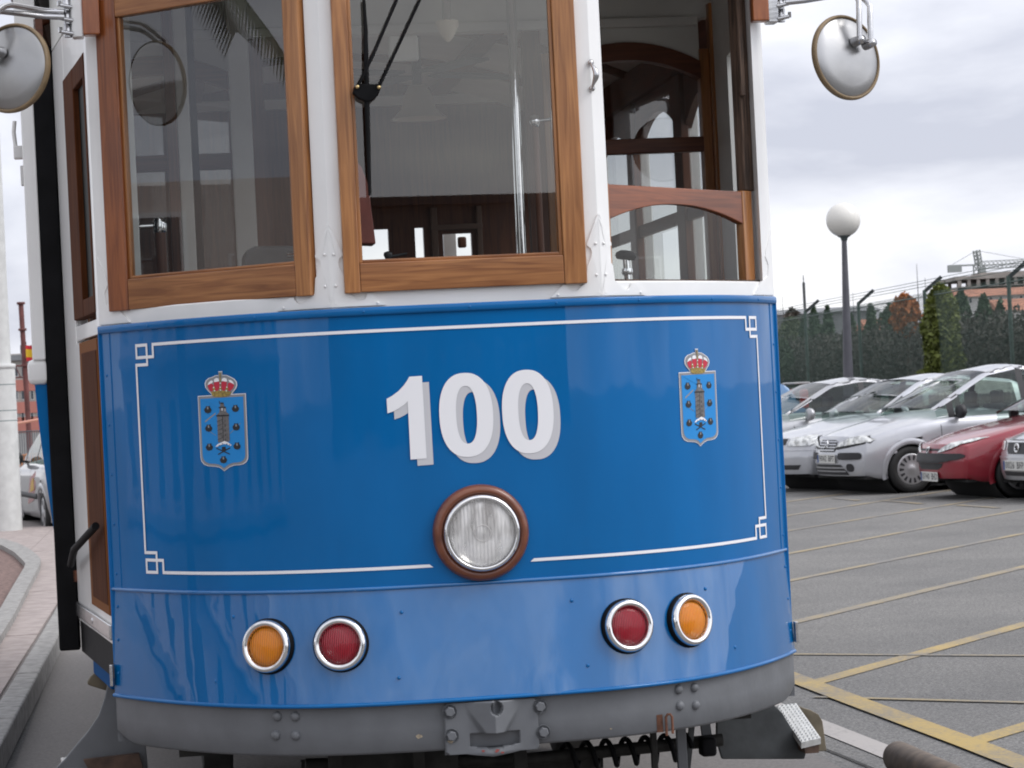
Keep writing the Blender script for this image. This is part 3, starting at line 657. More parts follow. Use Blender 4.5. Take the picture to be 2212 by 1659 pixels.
def crest(dx):
    m_ = lambda l: [(E1(x, y)[0] + dx, E1(x, y)[1]) for x, y in l]
    root = applique('crest', [m_(sh_o)], VINYL, .0018, front)
    A_ = lambda nm, l, m, o_: applique(nm, [m_(l)], m, o_, root)
    A_('crown', cr_o, VINYL, .0021); A_('shield_rim', sh_i, CGREY, .0026); A_('shield_field', sh_f, CBLUE, .0031); A_('crown_outline', cr_i, CGREY, .0029)
    for l in arches: A_('crown_arch', l, VINYL, .0036)
    for l in reds: A_('crown_cap', l, CRED, .0035)
    A_('crown_base', base, GOLD, .0039); A_('crown_orb', orb, GOLD, .0041)
    for x, y in ((388, 380), (478, 375), (568, 375), (400, 425), (480, 415), (562, 425), (478, 320)): A_('crown_pearl', [(x + 9 * math.cos(a), y + 11 * math.sin(a)) for a in (0, 1, 2, 3, 4, 5)], VINYL, .0044)
    for dx_ in (388, 478, 568): A_('crown_leaf', [(dx_ - 20, 395), (dx_, 350), (dx_ + 20, 395), (dx_, 440)], GOLD, .0040)
    A_('tower', tower, CSTONE, .0036)
    for l in tdk: A_('tower_line', l, CBLK, .0040)
    A_('tower_window', [(490, 665), (512, 662), (514, 700), (492, 702)], VINYL_SH, .0042); A_('tower_window', [(536, 672), (546, 672), (548, 712), (538, 712)], VINYL_SH, .0042)
    for l in bones: A_('bone', l, CBLK, .0038)
    A_('skull', skull, CBLK, .0042); A_('foot_scroll', foot, VINYL, .0044)
    for x, y in ((455, 1180), (500, 1158), (560, 1160), (600, 1172)): A_('scroll_line', [(x, y), (x + 14, y - 8), (x + 20, y - 2), (x + 6, y + 8)], CBLK, .0048)
    for x, y in shells: A_('scallop_shell', shell(x, y), CBLK, .0037); A_('shell_rib', [(x - 10, y - 34), (x + 8, y - 36), (x + 12, y - 2), (x - 8, y)], CGREY, .0042)
crest(0); crest(1.395)

# ---- lamps of the nose
LENSN = lambda nm, c: mat(nm, c, .18, coat=.6)
def lens_mat(nm, c, c2):
    m = bpy.data.materials.new(nm); m.use_nodes = True; t = m.node_tree; b = t.nodes['Principled BSDF']
    b.inputs['Base Color'].default_value = (*c, 1); b.inputs['Roughness'].default_value = .22; b.inputs['Coat Weight'].default_value = .25; b.inputs['Coat Roughness'].default_value = .08
    b.inputs['Subsurface Weight'].default_value = .25; b.inputs['Subsurface Radius'].default_value = (.02, .006, .004); b.inputs['Subsurface Scale'].default_value = .6
    tcn = t.nodes.new('ShaderNodeTexCoord'); wv = t.nodes.new('ShaderNodeTexWave'); wv.wave_type = 'BANDS'; wv.bands_direction = 'X'; wv.inputs['Scale'].default_value = 62; wv.inputs['Distortion'].default_value = 0
    t.links.new(tcn.outputs['Object'], wv.inputs['Vector'])
    bp = t.nodes.new('ShaderNodeBump'); bp.inputs['Strength'].default_value = .55; bp.inputs['Distance'].default_value = .004; t.links.new(wv.outputs[0], bp.inputs['Height']); t.links.new(bp.outputs[0], b.inputs['Normal'])
    r_ = t.nodes.new('ShaderNodeValToRGB'); r_.color_ramp.elements[0].color = (*c2, 1); r_.color_ramp.elements[1].color = (*c, 1); t.links.new(wv.outputs[0], r_.inputs[0]); t.links.new(r_.outputs[0], b.inputs['Base Color'])
    return m
AMB = lens_mat('amber_lens', (.90, .30, .004), (.58, .16, .002)); REDL = lens_mat('red_lens', (.40, .001, .018), (.20, .001, .010))
def lamp(x, z, m, nm):
    n = (nrm(x) + Vector((0, 0, .0))).normalized(); n = (n + Vector((0, 0, .10))).normalized(); c = Fm(x, z, 0)
    b = P(MB().lathe([(.080, -.012), (.080, .006), (.076, .012), (.06, .012)], c, n, 44), nm, BLACK)
    ring = [(.0545 + .0 + (.0195) * (1 - math.cos(a)) / 2 * 1.0 , 0) for a in (0,)]
    pr = [(.075, .006)] + [(.0655 + .0100 * math.cos(a), .016 + .014 * math.sin(a)) for a in [R(d_) for d_ in range(-10, 181, 15)]] + [(.0555, .010)]
    P(MB().lathe(pr, c, n, 48), 'chrome_ring', CHROME, b)
    P(MB().lathe([(.057, .0135), (.051, .0185), (.040, .0225), (.026, .0255), (.012, .027), (.0001, .0275)], c, n, 40), 'lens', m, b)
    P(dome(MB(), c + n * .029 + Vector((0, 0, -.064)), n, .004, .004, 10), 'ring_screw', STEEL, b)
for sx in (-1, 1):
    lamp(sx * .600, .801, AMB, 'indicator_lamp'); lamp(sx * .405, .803, REDL, 'tail_lamp')
# headlight
hc = Fm(0, 1.096, 0); hn = Vector((0, -1, 0))
RINGW = mat('varnished_ring_wood', (.20, .062, .026), .35, coat=.4, col2=(.12, .032, .014), nscale=9, detail=6, nmap=(1, 1, 3))
hl = P(MB().lathe([(.137, -.005), (.1375, .012), (.134, .022), (.126, .030), (.116, .031), (.109, .024), (.108, .0)], hc, hn, 64), 'headlight', RINGW)
P(MB().lathe([(.1085, .008), (.1105, .022), (.1105, .032), (.107, .041), (.101, .046), (.0965, .043), (.095, .036), (.0945, .024)], hc, hn, 64), 'chrome_ring', CHROME, hl)
P(MB().lathe([(.096, .033), (.094, .030), (.080, .020), (.055, .011), (.028, .007), (.0001, .006)], hc, hn, 48), 'reflector', mat('silvered_reflector', (.86, .85, .84), .22, .80, noise=.1, nscale=14), hl)
P(MB().lathe([(.017, .006), (.017, .020), (.012, .026), (.0001, .028)], hc, hn, 20), 'bulb', mat('frosted_bulb', (.55, .54, .53), .3), hl)
def ribbed_glass():
    m = bpy.data.materials.new('ribbed_headlight_glass'); m.use_nodes = True; t = m.node_tree; t.nodes.clear()
    o = t.nodes.new('ShaderNodeOutputMaterial'); mixn = t.nodes.new('ShaderNodeMixShader'); tr = t.nodes.new('ShaderNodeBsdfTransparent'); b = t.nodes.new('ShaderNodeBsdfPrincipled')
    tr.inputs[0].default_value = (.95, .95, .94, 1); b.inputs['Base Color'].default_value = (.80, .79, .78, 1); b.inputs['Roughness'].default_value = .14
    tcn = t.nodes.new('ShaderNodeTexCoord'); wv = t.nodes.new('ShaderNodeTexWave'); wv.wave_type = 'BANDS'; wv.bands_direction = 'X'; wv.inputs['Scale'].default_value = 30; wv.inputs['Distortion'].default_value = .6; wv.inputs['Detail'].default_value = 1
    t.links.new(tcn.outputs['Object'], wv.inputs['Vector']); bp = t.nodes.new('ShaderNodeBump'); bp.inputs['Strength'].default_value = .35; bp.inputs['Distance'].default_value = .004
    t.links.new(wv.outputs[0], bp.inputs['Height']); t.links.new(bp.outputs[0], b.inputs['Normal'])
    nz = t.nodes.new('ShaderNodeTexNoise'); nz.inputs['Scale'].default_value = 26; nz.inputs['Detail'].default_value = 2; mpn = t.nodes.new('ShaderNodeMapping'); mpn.inputs['Scale'].default_value = (1.6, 1, .35); t.links.new(tcn.outputs['Object'], mpn.inputs[0]); t.links.new(mpn.outputs[0], nz.inputs['Vector'])
    r_ = t.nodes.new('ShaderNodeValToRGB'); r_.color_ramp.elements[0].position = .35; r_.color_ramp.elements[1].position = .65; r_.color_ramp.elements[0].color = (.22, .22, .22, 1); r_.color_ramp.elements[1].color = (.75, .75, .75, 1)
    t.links.new(nz.outputs[0], r_.inputs[0]); t.links.new(r_.outputs[0], mixn.inputs[0]); t.links.new(tr.outputs[0], mixn.inputs[1]); t.links.new(b.outputs[0], mixn.inputs[2]); t.links.new(mixn.outputs[0], o.inputs[0])
    return m
P(MB().lathe([(.0935, .032), (.085, .0375), (.068, .0425), (.045, .0465), (.022, .0485), (.0001, .049)], hc, hn, 48), 'headlight_glass', ribbed_glass(), hl)
P(MB().lathe([(.024, .0482), (.0242, .0490), (.023, .0494), (.022, .0488)], hc, hn, 36), 'glass_bullseye', mat('clear_rim', (.5, .48, .47), .15), hl)
# ---- flared side of the platform (the left one shows a folding door), step and body end
YB = 1.08                                                     # where the body begins behind the nose chord
XB0, XB1, XBO = 1.187, 1.259, 1.304
FS = Facet((-XB0, YB), (-1.058, .04))                          # left flare, outward normal to the left
def fs(px, py): return FS.inv(px, py)
s_wh = fs(163, 700)[0]; zz = lambda py, px=170: fs(px, py)[1]
zt, zm1, zm0, zb1, zb0, zw = zz(128), zz(690), zz(736), zz(742), zz(1285), zz(1338)
DOORIN = mat('door_dark_inside', (.012, .011, .010), .6)
mb = MB(); FS.slab(mb, 0, s_wh, zw, 2.74, -.04, 0); FS.slab(mb, s_wh, .985, zm0, zm1 - .02, -.04, -.001); FS.slab(mb, s_wh, .985, zw, zb0, -.04, -.001); FS.slab(mb, s_wh, .985, zt + .002, 2.74, -.04, -.001)
door = P(mb, 'platform_door', WHITE, bevel=.003)
for (a, b) in ((.10, zw + .05), (.55, zw + .05)): P(dome(MB(), FS.p(a, b, 0), FS.n, .008, .004, 10), 'screw', STEEL, door)
mb = MB(); sw = s_wh + .29; FS.slab(mb, s_wh, sw, zm1, zt, -.035, .004); FS.slab(mb, .95, .985, zm1, zt, -.035, .004); FS.slab(mb, sw, .95, zm1, zm1 + .055, -.034, .003, 1); FS.slab(mb, sw, .95, zt - .07, zt, -.034, .003, 1)
P(mb, 'door_window_frame', [WDOOR, WDOOR], door, bevel=.004)
P(FS.quad(MB(), sw, .95, zm1 + .055, zt - .07, -.015), 'pane', mat('door_dark_glass', (.008, .010, .009), .5, spec=.06), door)
mb = MB(); FS.slab(mb, s_wh + .12, .985, zb0, zb1, -.03, .004); P(mb, 'door_panel_border', mat('door_border_wood', (.20, .075, .022), .7, spec=.08), door, bevel=.003)
mb = MB(); FS.slab(mb, s_wh + .20, .975, zb0 + .03, zb1 - .035, -.03, .007); P(mb, 'door_panel', WDOOR, door, bevel=.005)
mb = MB(); FS.slab(mb, s_wh, s_wh + .12, zb0, zb1, -.03, .001); P(mb, 'door_stile', WHITE, door)
# strap handle across the door bottom
a, b = fs(172, 1218), fs(228, 1135); mb = MB()
mb.tube([FS.p(a[0], a[1], .03), FS.p((a[0] + b[0]) / 2 - .02, (a[1] + b[1]) / 2 - .01, .055), FS.p(b[0], b[1], .03)], .0125, 10); P(mb, 'door_strap', BLACK, door)
# tread plate and step box under the door
mb = MB(); FS.slab(mb, .02, 1.02, .795, .845, -.10, .012); st = P(mb, 'step_plate', STEEL, bevel=.006)
P(dome(MB(), FS.p(.55, .82, .012), FS.n, .010, .004, 12), 'screw', STEEL, st)
P(FS.slab(MB(), 0, 1.0, .672, .795, -.10, -.004), 'step_riser', BLACK)
mb = MB(); FS.slab(mb, .10, .62, .600, .672, -.12, -.03); P(mb, 'step_box', mat('blue_step_paint', (.003, .075, .24), .75, spec=.08), bevel=.006)
# right flare (mostly out of sight)
FSR = Facet((1.058, .04), (XB0, YB))
P(FSR.slab(MB(), 0, 1, .64, 1.74, -.03, 0), 'side_panel', BLUE); P(FSR.slab(MB(), 0, 1, 1.74, 1.80, -.04, 0), 'side_sill', WHITE)
P(FSR.slab(MB(), .0, 1, 2.60, 2.98, -.04, 0), 'side_header', WHITE_IN); P(FS.slab(MB(), .0, 1, 2.745, 2.98, -.04, 0), 'side_header', WHITE_IN)
P(FSR.slab(MB(), .60, 1, 1.80, 2.60, -.04, -.002), 'side_post', WHITE_IN)
# body: end posts, sides, roof
for sx in (-1, 1):
    mb = MB(); mb.box((sx * (XB0 + XB1) / 2, YB + .03, 1.72), (XB1 - XB0, .06, 2.09)); P(mb, 'door_rubber', BLACK, bevel=.008)
mb = MB()
def body_side(sx, z):                                          # tumblehome below the waist
    return sx * (XBO - .004 - .085 * max(0, (1.60 - z) / .9) ** 1.3)
Y1 = 5.2; BZ = [.68, .8, .95, 1.1, 1.25, 1.4, 1.5, 1.60]
for sx in (-1, 1):
    mb = MB(); mb.grid([[Vector((body_side(sx, z), y, z)) for z in BZ] for y in (YB + .02, YB + 1, Y1)]); mb.add([(body_side(sx, z), YB + .02, z) for z in BZ] + [(sx * XB1, YB + .02, BZ[-1]), (sx * XB1 * .96, YB + .02, BZ[0])], [tuple(range(len(BZ) + 2))])
    P(mb, 'body_side', BLUE)
    mb = MB(); mb.grid([[Vector((sx * (XBO - .05), y, z)) for z in (.9, 1.72)] for y in (YB + .1, Y1)]); P(mb, 'wainscot', WD)
    P(MB().box((sx * (XBO - .02), (YB + Y1) / 2, 1.640), (.075, Y1 - YB, .088)), 'waist_rail', WHITE, bevel=.02)
    n = 4; step = (Y1 - YB) / n
    for i in range(n + 1):
        y = YB + .05 + (Y1 - .1 - YB) / n * i
        P(MB().box((sx * (XBO - .024), y, 2.20), (.045, .11, 1.04)), 'window_post', WHITE, bevel=.006)
        if i: P(MB().box((sx * (XBO - .064), y, 2.20), (.032, .15, 1.04)), 'window_post_lining', WD, bevel=.004)
        if i < n:
            yc = y + step / 2 - .01; h = (step - .13) / 2
            arc = [(yc - h + 2 * h * k / 14, 2.50 + .13 * (1 - abs(2 * k / 14 - 1) ** 2.2)) for k in range(15)]
            poly = [Vector((sx * (XBO - .06), a, b)) for a, b in arc] + [Vector((sx * (XBO - .06), yc + h, 2.74)), Vector((sx * (XBO - .06), yc - h, 2.74))]
            w = P(MB().prism(poly, (sx * .03, 0, 0)), 'side_window', WDH)
            mb = MB(); mb.box((sx * (XBO - .058), yc, 2.16), (.022, 2 * h, .05)); mb.box((sx * (XBO - .06), yc, 1.712), (.026, 2 * h, .06)); P(mb, 'sash_rail', WDH, w)
            P(MB().add([(sx * (XBO - .045), yc - h, 1.7), (sx * (XBO - .045), yc + h, 1.7), (sx * (XBO - .045), yc + h, 2.66), (sx * (XBO - .045), yc - h, 2.66)], [(0, 1, 2, 3)]), 'pane', GLASS, w)
    P(MB().box((sx * (XBO - .03), (YB + Y1) / 2, 2.86), (.07, Y1 - YB, .26)), 'cant_rail', WHITE)
    P(MB().box((sx * (XBO - .075), (YB + Y1) / 2, 2.79), (.03, Y1 - YB, .13)), 'cornice', WDH)
# small bracket on the body corner (left edge of the picture)
p0, p1 = tp(45, 322, 1.3), tp(45, 380, 1.3)
mb = MB(); mb.box((-XBO - .018, YB + .22, (p0[1] + p1[1]) / 2 + .035), (.04, .05, .045)); mb.tube([(-XBO - .03, YB + .22, p0[1] + .0), (-XBO - .035, YB + .22, p0[1] + .06), (-XBO - .03, YB + .22, p0[1] + .10)], .008, 8); mb.box((-XBO - .008, YB + .22, p1[1] - .0), (.02, .035, .07)); P(mb, 'lamp_bracket', WHITE, bevel=.004)
# floor, ceilings, roof
P(MB().prism([Vector((x * .93, -off(x) + .07, .91)) for x in xs_between(-W, W, 24)] + [Vector((1.05, YB, .91)), Vector((-1.05, YB, .91))], (0, 0, .04)), 'platform_floor', WDH)
P(MB().box((0, (YB + Y1) / 2, .93), (2.4, Y1 - YB, .04)), 'saloon_floor', WDH)
def vault(x, c=1.24): return 2.86 + .26 * (1 - (x / c) ** 2)
CEIL = mat('cream_ceiling', (.66, .65, .62), .5, noise=.05, nscale=4)
xv = [1.24 * (-1 + 2 * i / 20) for i in range(21)]
mb = MB(); mb.grid([[Vector((x, y, vault(x))) for x in xv] for y in (YB + .04, 3, 5, Y1)]); P(mb, 'saloon_ceiling', CEIL, fix=False)
for k in range(5):
    y = YB + .05 + (Y1 - .1 - YB) / 4 * k
    mb = MB(); mb.grid([[Vector((x, y + a, vault(x) - b)) for a, b in ((-.025, 0), (-.022, .03), (.022, .03), (.025, 0))] for x in xv]); P(mb, 'roof_rib', WDH)
for x in (-.62, .62): P(MB().box((x, (YB + Y1) / 2, vault(x) - .018), (.085, Y1 - YB - .1, .035)), 'ceiling_batten', WDH)
mb = MB(); xx = xsU(-W, W, 40)
mb.grid([[Vector((x * 1.02, -offU(x) - .06, 2.935)) for x in xx], [Vector((x * 1.02, .25, 2.96)) for x in xx], [Vector((x * 1.13, YB, 2.98)) for x in xx]]); P(mb, 'platform_ceiling', CEIL, fix=False)
mb = MB(); rows = []
for a, zr in ((.07, 2.98), (.08, 3.0), (.06, 3.04), (-.03, 3.10), (-.27, 3.17)):
    rows.append([Vector((x * (1 + a * .9), -offU(x) - a, zr)) for x in xx])
rows.append([Vector((x * 1.28, YB, 3.02 + .22 * (1 - (x / W) ** 2))) for x in xx]); rows.append([Vector((x * 1.28, Y1 + .4, 3.02 + .22 * (1 - (x / W) ** 2))) for x in xx])
mb.grid(rows); mb.grid([[Vector((x * (1 + .07 * .9), -offU(x) - .07, 2.98)) for x in xx], [Vector((x * 1.0, -offU(x), 2.985)) for x in xx]]); P(mb, 'roof', mat('grey_roof', (.42, .42, .42), .6), fix=False)
# bulkhead between platform and saloon: white head, arched openings with dark wood frames
BY = 1.15
mb = MB(); mb.box((0, BY, 2.90), (2.36, .045, .20)); P(mb, 'bulkhead_head', WHITE_IN, bevel=.004)
def arch(mb, x0, x1, zs, rise, ztop, y, th, mi=0):
    n = 16; low = [(x0 + (x1 - x0) * k / n, zs + rise * (1 - abs(2 * k / n - 1) ** 2)) for k in range(n + 1)]
    mb.prism([Vector((a, y, b)) for a, b in low] + [Vector((x1, y, ztop)), Vector((x0, y, ztop))], (0, th, 0), mi)
za = tp(1420, 88, BY)[1]; zc1, zc0 = tp(1400, 300, BY)[1], tp(1400, 332, BY)[1]
for sx in (-1, 1):
    mb = MB(); x0, x1 = sorted((sx * .56, sx * 1.105))
    arch(mb, x0, x1, za - .085, .075, 2.80, BY - .018, .036); P(mb, 'bulkhead_spandrel', WHITE_IN)
    mb = MB(); n = 16
    for k in range(n):
        q = [(x0 + (x1 - x0) * j / n, za - .085 + .075 * (1 - abs(2 * j / n - 1) ** 2)) for j in (k, k + 1)]
        mb.add([(q[0][0], BY - .03, q[0][1] + .004), (q[1][0], BY - .03, q[1][1] + .004), (q[1][0], BY - .03, q[1][1] - .060), (q[0][0], BY - .03, q[0][1] - .060), (q[0][0], BY + .02, q[0][1] - .060), (q[1][0], BY + .02, q[1][1] - .060)], [(0, 1, 2, 3), (3, 2, 5, 4)])
    w = P(mb, 'bulkhead_window', WDH)
    P(MB().box((sx * .8325, BY - .005, (zc0 + zc1) / 2), (.545, .05, zc1 - zc0)), 'transom', WDH, w, bevel=.004)
    mb = MB()
    for x_ in (.545, 1.12): mb.box((sx * x_, BY, 1.82), (.035, .055, 1.74))
    mb.box((sx * 1.148, BY - .03, 1.9), (.022, .05, 1.9)); P(mb, 'jamb', WV, w, bevel=.003)
    P(MB().box((sx * 1.172, BY - .012, 1.85), (.022, .05, 1.9)), 'door_edge', BLACK, w)
    P(MB().box((sx * .8325, BY, 1.30), (.54, .04, .72)), 'bulkhead_panel', WD, w)
    P(MB().add([(sx * .56, BY + .005, 1.66), (sx * 1.105, BY + .005, 1.66), (sx * 1.105, BY + .005, za - .03), (sx * .56, BY + .005, za - .03)], [(0, 1, 2, 3)]), 'pane', GLASS, w)
    P(MB().box((sx * .495, BY, 1.88), (.065, .05, 1.86)), 'door_post', WD)
P(MB().box((0, BY - .01, 2.79), (2.2, .07, .035)), 'bulkhead_rail', WHITE_IN, bevel=.006)
# far bulkhead and rear platform
YR = Y1 - .1
wnd = [sorted((tp(a, 500, YR)[0], tp(b, 500, YR)[0])) for a, b in ((776, 838), (895, 914), (955, 1017))]
ztop = tp(960, 490, YR)[1]; zd = tp(980, 505, YR)[1]
mb = MB(); segs = [-1.24, wnd[0][0], wnd[0][1], wnd[1][0], wnd[1][1], wnd[2][0], wnd[2][1], 1.24]
for k in range(len(segs) - 1):
    a, b = segs[k], segs[k + 1]; solid = k in (0, 2, 4, 6)
    z0 = .95 if solid else (ztop if k < 4 else zd); mb.box(((a + b) / 2, YR, (z0 + 3.14) / 2), (b - a, .04, 3.14 - z0))
    if not solid: mb.box(((a + b) / 2, YR, 1.3), (b - a, .04, .7))
P(mb, 'rear_bulkhead', WD)
a, b = tp(957, 530, YR + .8)[0], tp(984, 530, YR + .8)[0]; P(MB().box(((a + b) / 2, YR + .8, 2.2), (b - a, .06, 1.5)), 'rear_pillar', WHITE)
a, b = tp(988, 512, YR + .7), tp(1008, 535, YR + .7); P(MB().box(((a[0] + b[0]) / 2, YR + .7, (a[1] + b[1]) / 2), (b[0] - a[0], .03, a[1] - b[1])), 'rear_mirror', WD, bevel=.01)
a, b = tp(930, 490, YR - .04), tp(1046, 560, YR - .04); mb = MB(); mb.box(((a[0] + wnd[2][0]) / 2 - .012, YR - .03, 1.7), (wnd[2][0] - a[0] - .03, .03, 1.5)); mb.box(((b[0] + wnd[2][1]) / 2 + .012, YR - .03, 1.7), (b[0] - wnd[2][1] - .03, .03, 1.5)); mb.box(((a[0] + b[0]) / 2, YR - .03, a[1] - .005), (b[0] - a[0], .034, .028)); P(mb, 'rear_door_frame', mat('dull_brown_door', (.16, .10, .075), .6), bevel=.004)
P(MB().box((0, YR + 1.0, 1.3), (2.0, .05, .8)), 'rear_panel', BLUE); P(MB().box((0, YR + .6, 3.0), (2.2, 1.3, .05)), 'rear_ceiling', WHITE_IN)
# lamps, fan and poles inside
SHADE = mat('cream_glass_shade', (.74, .68, .56), .35)
def pend(px, py, d, r, h, up_):
    x, z = tp(px, py, d); mb = MB(); mb.lathe([(r, h), (r * .98, h * .75), (r * .62, h * .3), (r * .25, 0), (.0001, -.004)] if up_ else [(r, 0), (r * .62, h * .3), (r * .5, h * .7), (r * .3, h), (.0001, h)], (x, d, z), (0, 0, 1), 20); return x, z, mb
x, z, mb = pend(968, 88, .10, .036, .062, True); P(mb, 'lamp_shade', SHADE); P(MB().tube([(x, .10, z + .06), (x, .10, 2.95)], .014, 8), 'lamp_stem', CHROME)
x, z, mb = pend(905, 257, 3.4, .125, .15, False); fan = P(mb, 'fan_lamp_shade', SHADE); P(MB().tube([(x, 3.4, z + .14), (x, 3.4, vault(x))], .022, 8), 'fan_stem', DKGREY, fan)
for k in range(4):
    a = R(25 + 90 * k); c = Vector((x + .30 * math.cos(a), 3.4 + .30 * math.sin(a), z + .20)); mb = MB(); mb.box(c, (.42, .12, .012), rz=a); P(mb, 'fan_blade', DKGREY, fan, bevel=.004)
a, b = tp(1107, 60, .95), tp(1128, 600, .95); P(MB().tube([(a[0], .95, 2.96), (a[0] - .006, .95, 2.2), (a[0] - .01, .95, .95)], .017, 12), 'grab_pole', CHROME)
a = tp(1155, 262, .35); b = tp(1165, 560, .35); mb = MB(); mb.tube([(a[0], .35, a[1]), (a[0], .35, 1.0)], .012, 12); gpole = P(mb, 'grab_pole', WD)
mb = MB(); mb.lathe([(.0001, .022), (.014, .018), (.018, 0), (.014, -.018), (.0001, -.022)], (a[0], .35, a[1]), (0, 0, 1), 14); mb.tube([(a[0], .35, a[1]), (a[0] + .05, .34, a[1] + .004)], .006, 8); mb.box((a[0] + .055, .34, a[1]), (.006, .02, .06)); P(mb, 'pole_bracket', CHROME, gpole)
a, b = tp(838, 78, .5), tp(905, 132, .5); P(MB().box(((a[0] + b[0]) / 2, .5, (a[1] + b[1]) / 2), (b[0] - a[0], .03, a[1] - b[1])), 'white_panel', WHITE_IN, bevel=.01)  # small flat panel in the inside white, behind the middle window
# left: wooden pole with chrome bracket, white posts, controller with its dark top
a = tp(345, 487, .22); mb = MB(); mb.tube([(a[0], .22, a[1] - .01), (a[0] + .004, .22, 1.0)], .0185, 14); gp2 = P(mb, 'grab_pole', WD)
b = tp(296, 490, .22); mb = MB(); mb.lathe([(.0001, .030), (.016, .026), (.022, .008), (.021, -.012), (.018, -.02)], (a[0], .22, a[1] - .004), (0, 0, 1), 16); mb.tube([(a[0], .22, a[1]), (b[0], .22, b[1])], .0075, 10)
mb.box((b[0], .22, b[1]), (.014, .02, .072)); P(mb, 'pole_bracket', CHROME, gp2, bevel=.002)
def post_in(px0, px1, py, d, m, nm, z0=.95, z1=2.95, t=.05):
    (x0, _), (x1, _) = tp(px0, py, d), tp(px1, py, d); return P(MB().box(((x0 + x1) / 2, d, (z0 + z1) / 2), (abs(x1 - x0), t, z1 - z0)), nm, m, bevel=.003)
post_in(276, 291, 300, .10, WHITE_IN, 'inner_post'); post_in(360, 383, 300, .62, WD, 'inner_door_stile'); post_in(384, 412, 300, .66, WHITE_IN, 'inner_post'); post_in(413, 428, 300, .69, BLACK, 'inner_door_seal')
post_in(500, 545, 300, 1.05, WHITE_IN, 'inner_post')
a, b = tp(515, 585, -.10), tp(655, 545, -.10)
mb = MB(); cxx = (a[0] + b[0]) / 2 + .06; mb.prism([Vector((a[0] + .0, -.18, 1.75)), Vector((a[0] + .02, -.18, a[1] + .055)), Vector((a[0] + .05, -.18, a[1] + .068)), Vector((b[0] + .16, -.18, b[1] + .010)), Vector((b[0] + .16, -.18, 1.75))], (0, .26, 0)); ctl = P(mb, 'controller', DKGREY, bevel=.008)
x, z = tp(640, 552, -.2); mb = MB(); mb.tube([(x - .03, -.24, z), (x + .05, -.24, z + .004)], .009, 10); P(mb, 'controller_key', CHROME, ctl)
P(MB().box((cxx + .05, -.05, 1.35), (.26, .24, .82)), 'controller_cabinet', DKGREY, ctl)
# ticket box in dull red, hanging at the left of the middle window
q = [tp(u, v, -.05) for u, v in ((758, 335), (781, 360), (796, 400), (812, 527), (758, 525))]; REDBOX = mat('dull_red_box', (.30, .085, .065), .5, noise=.1)
P(MB().prism([Vector((a, -.05, b)) for a, b in q], (0, .12, 0)), 'ticket_box', REDBOX, bevel=.004)
# black brake lever seen through the right-hand sash
x, z = tp(1352, 552, -.02); mb = MB(); mb.lathe([(.0001, .016), (.018, .015), (.030, .008), (.034, -.002), (.028, -.012), (.010, -.014)], (x, -.02, z), (.15, 0, 1), 20); lev = P(mb, 'brake_lever', BLACK)
P(MB().tube([(x, -.02, z - .012), (x + .002, -.02, z - .075)], .011, 12).lathe([(.016, 0), (.018, .01), (.016, .02)], (x + .002, -.02, z - .06), (0, 0, 1), 14).box((x - .03, -.02, z - .08), (.08, .02, .012)), 'lever_stem', CHROME, lev)
x, z = tp(838, 552, .1); P(MB().lathe([(.0001, .012), (.012, .008), (.014, 0), (.01, -.01), (.005, -.02), (.006, -.08)], (x, .1, z + .002), (0, 0, 1), 14).tube([(x, .1, z - .005), (x + .06, .1, z + .004)], .004, 8), 'small_handle', DKGREY)

# ---- mirrors: wood block, plate, clamps, two bent tubes and the dished back
def mirror(sx, zbk):
    X = lambda v: sx * v
    blk = P(MB().box((X(1.030), -.075, zbk), (.052, .05, .125)), 'mirror_bracket', mat('mirror_block_wood', (.42, .13, .035), .3, coat=.5, col2=(.22, .055, .014), nscale=5, nmap=(8, 8, 1.2)), bevel=.005)
    P(MB().box((X(1.072), -.06, zbk - .002), (.034, .06, .13)), 'mirror_plate', WHITE if sx < 0 else STEEL, blk, bevel=.004)
    mb = MB()
    for dz in (.035, -.005, -.045):
        mb.lathe([(.012, -.02), (.013, .02), (.0001, .02)], (X(1.10), -.075, zbk + dz), (0, 0, 1), 10); mb.tube([(X(1.085), -.09, zbk + dz - .012), (X(1.12), -.095, zbk + dz - .006)], .006, 8); mb.lathe([(.009, 0), (.009, .01), (.0001, .011)], (X(1.118), -.09, zbk + dz), (sx, -.3, 0), 6, sm=False)
    mb.bar((X(1.098), -.075, zbk - .06), (X(1.098), -.075, zbk + .06), .018, .014, (0, 1, 0)); P(mb, 'mirror_clamp', STEEL, blk)
    return blk
MD = -.24; MC = {1: tp(1826, 125, MD), -1: tp(28, 148, MD)}
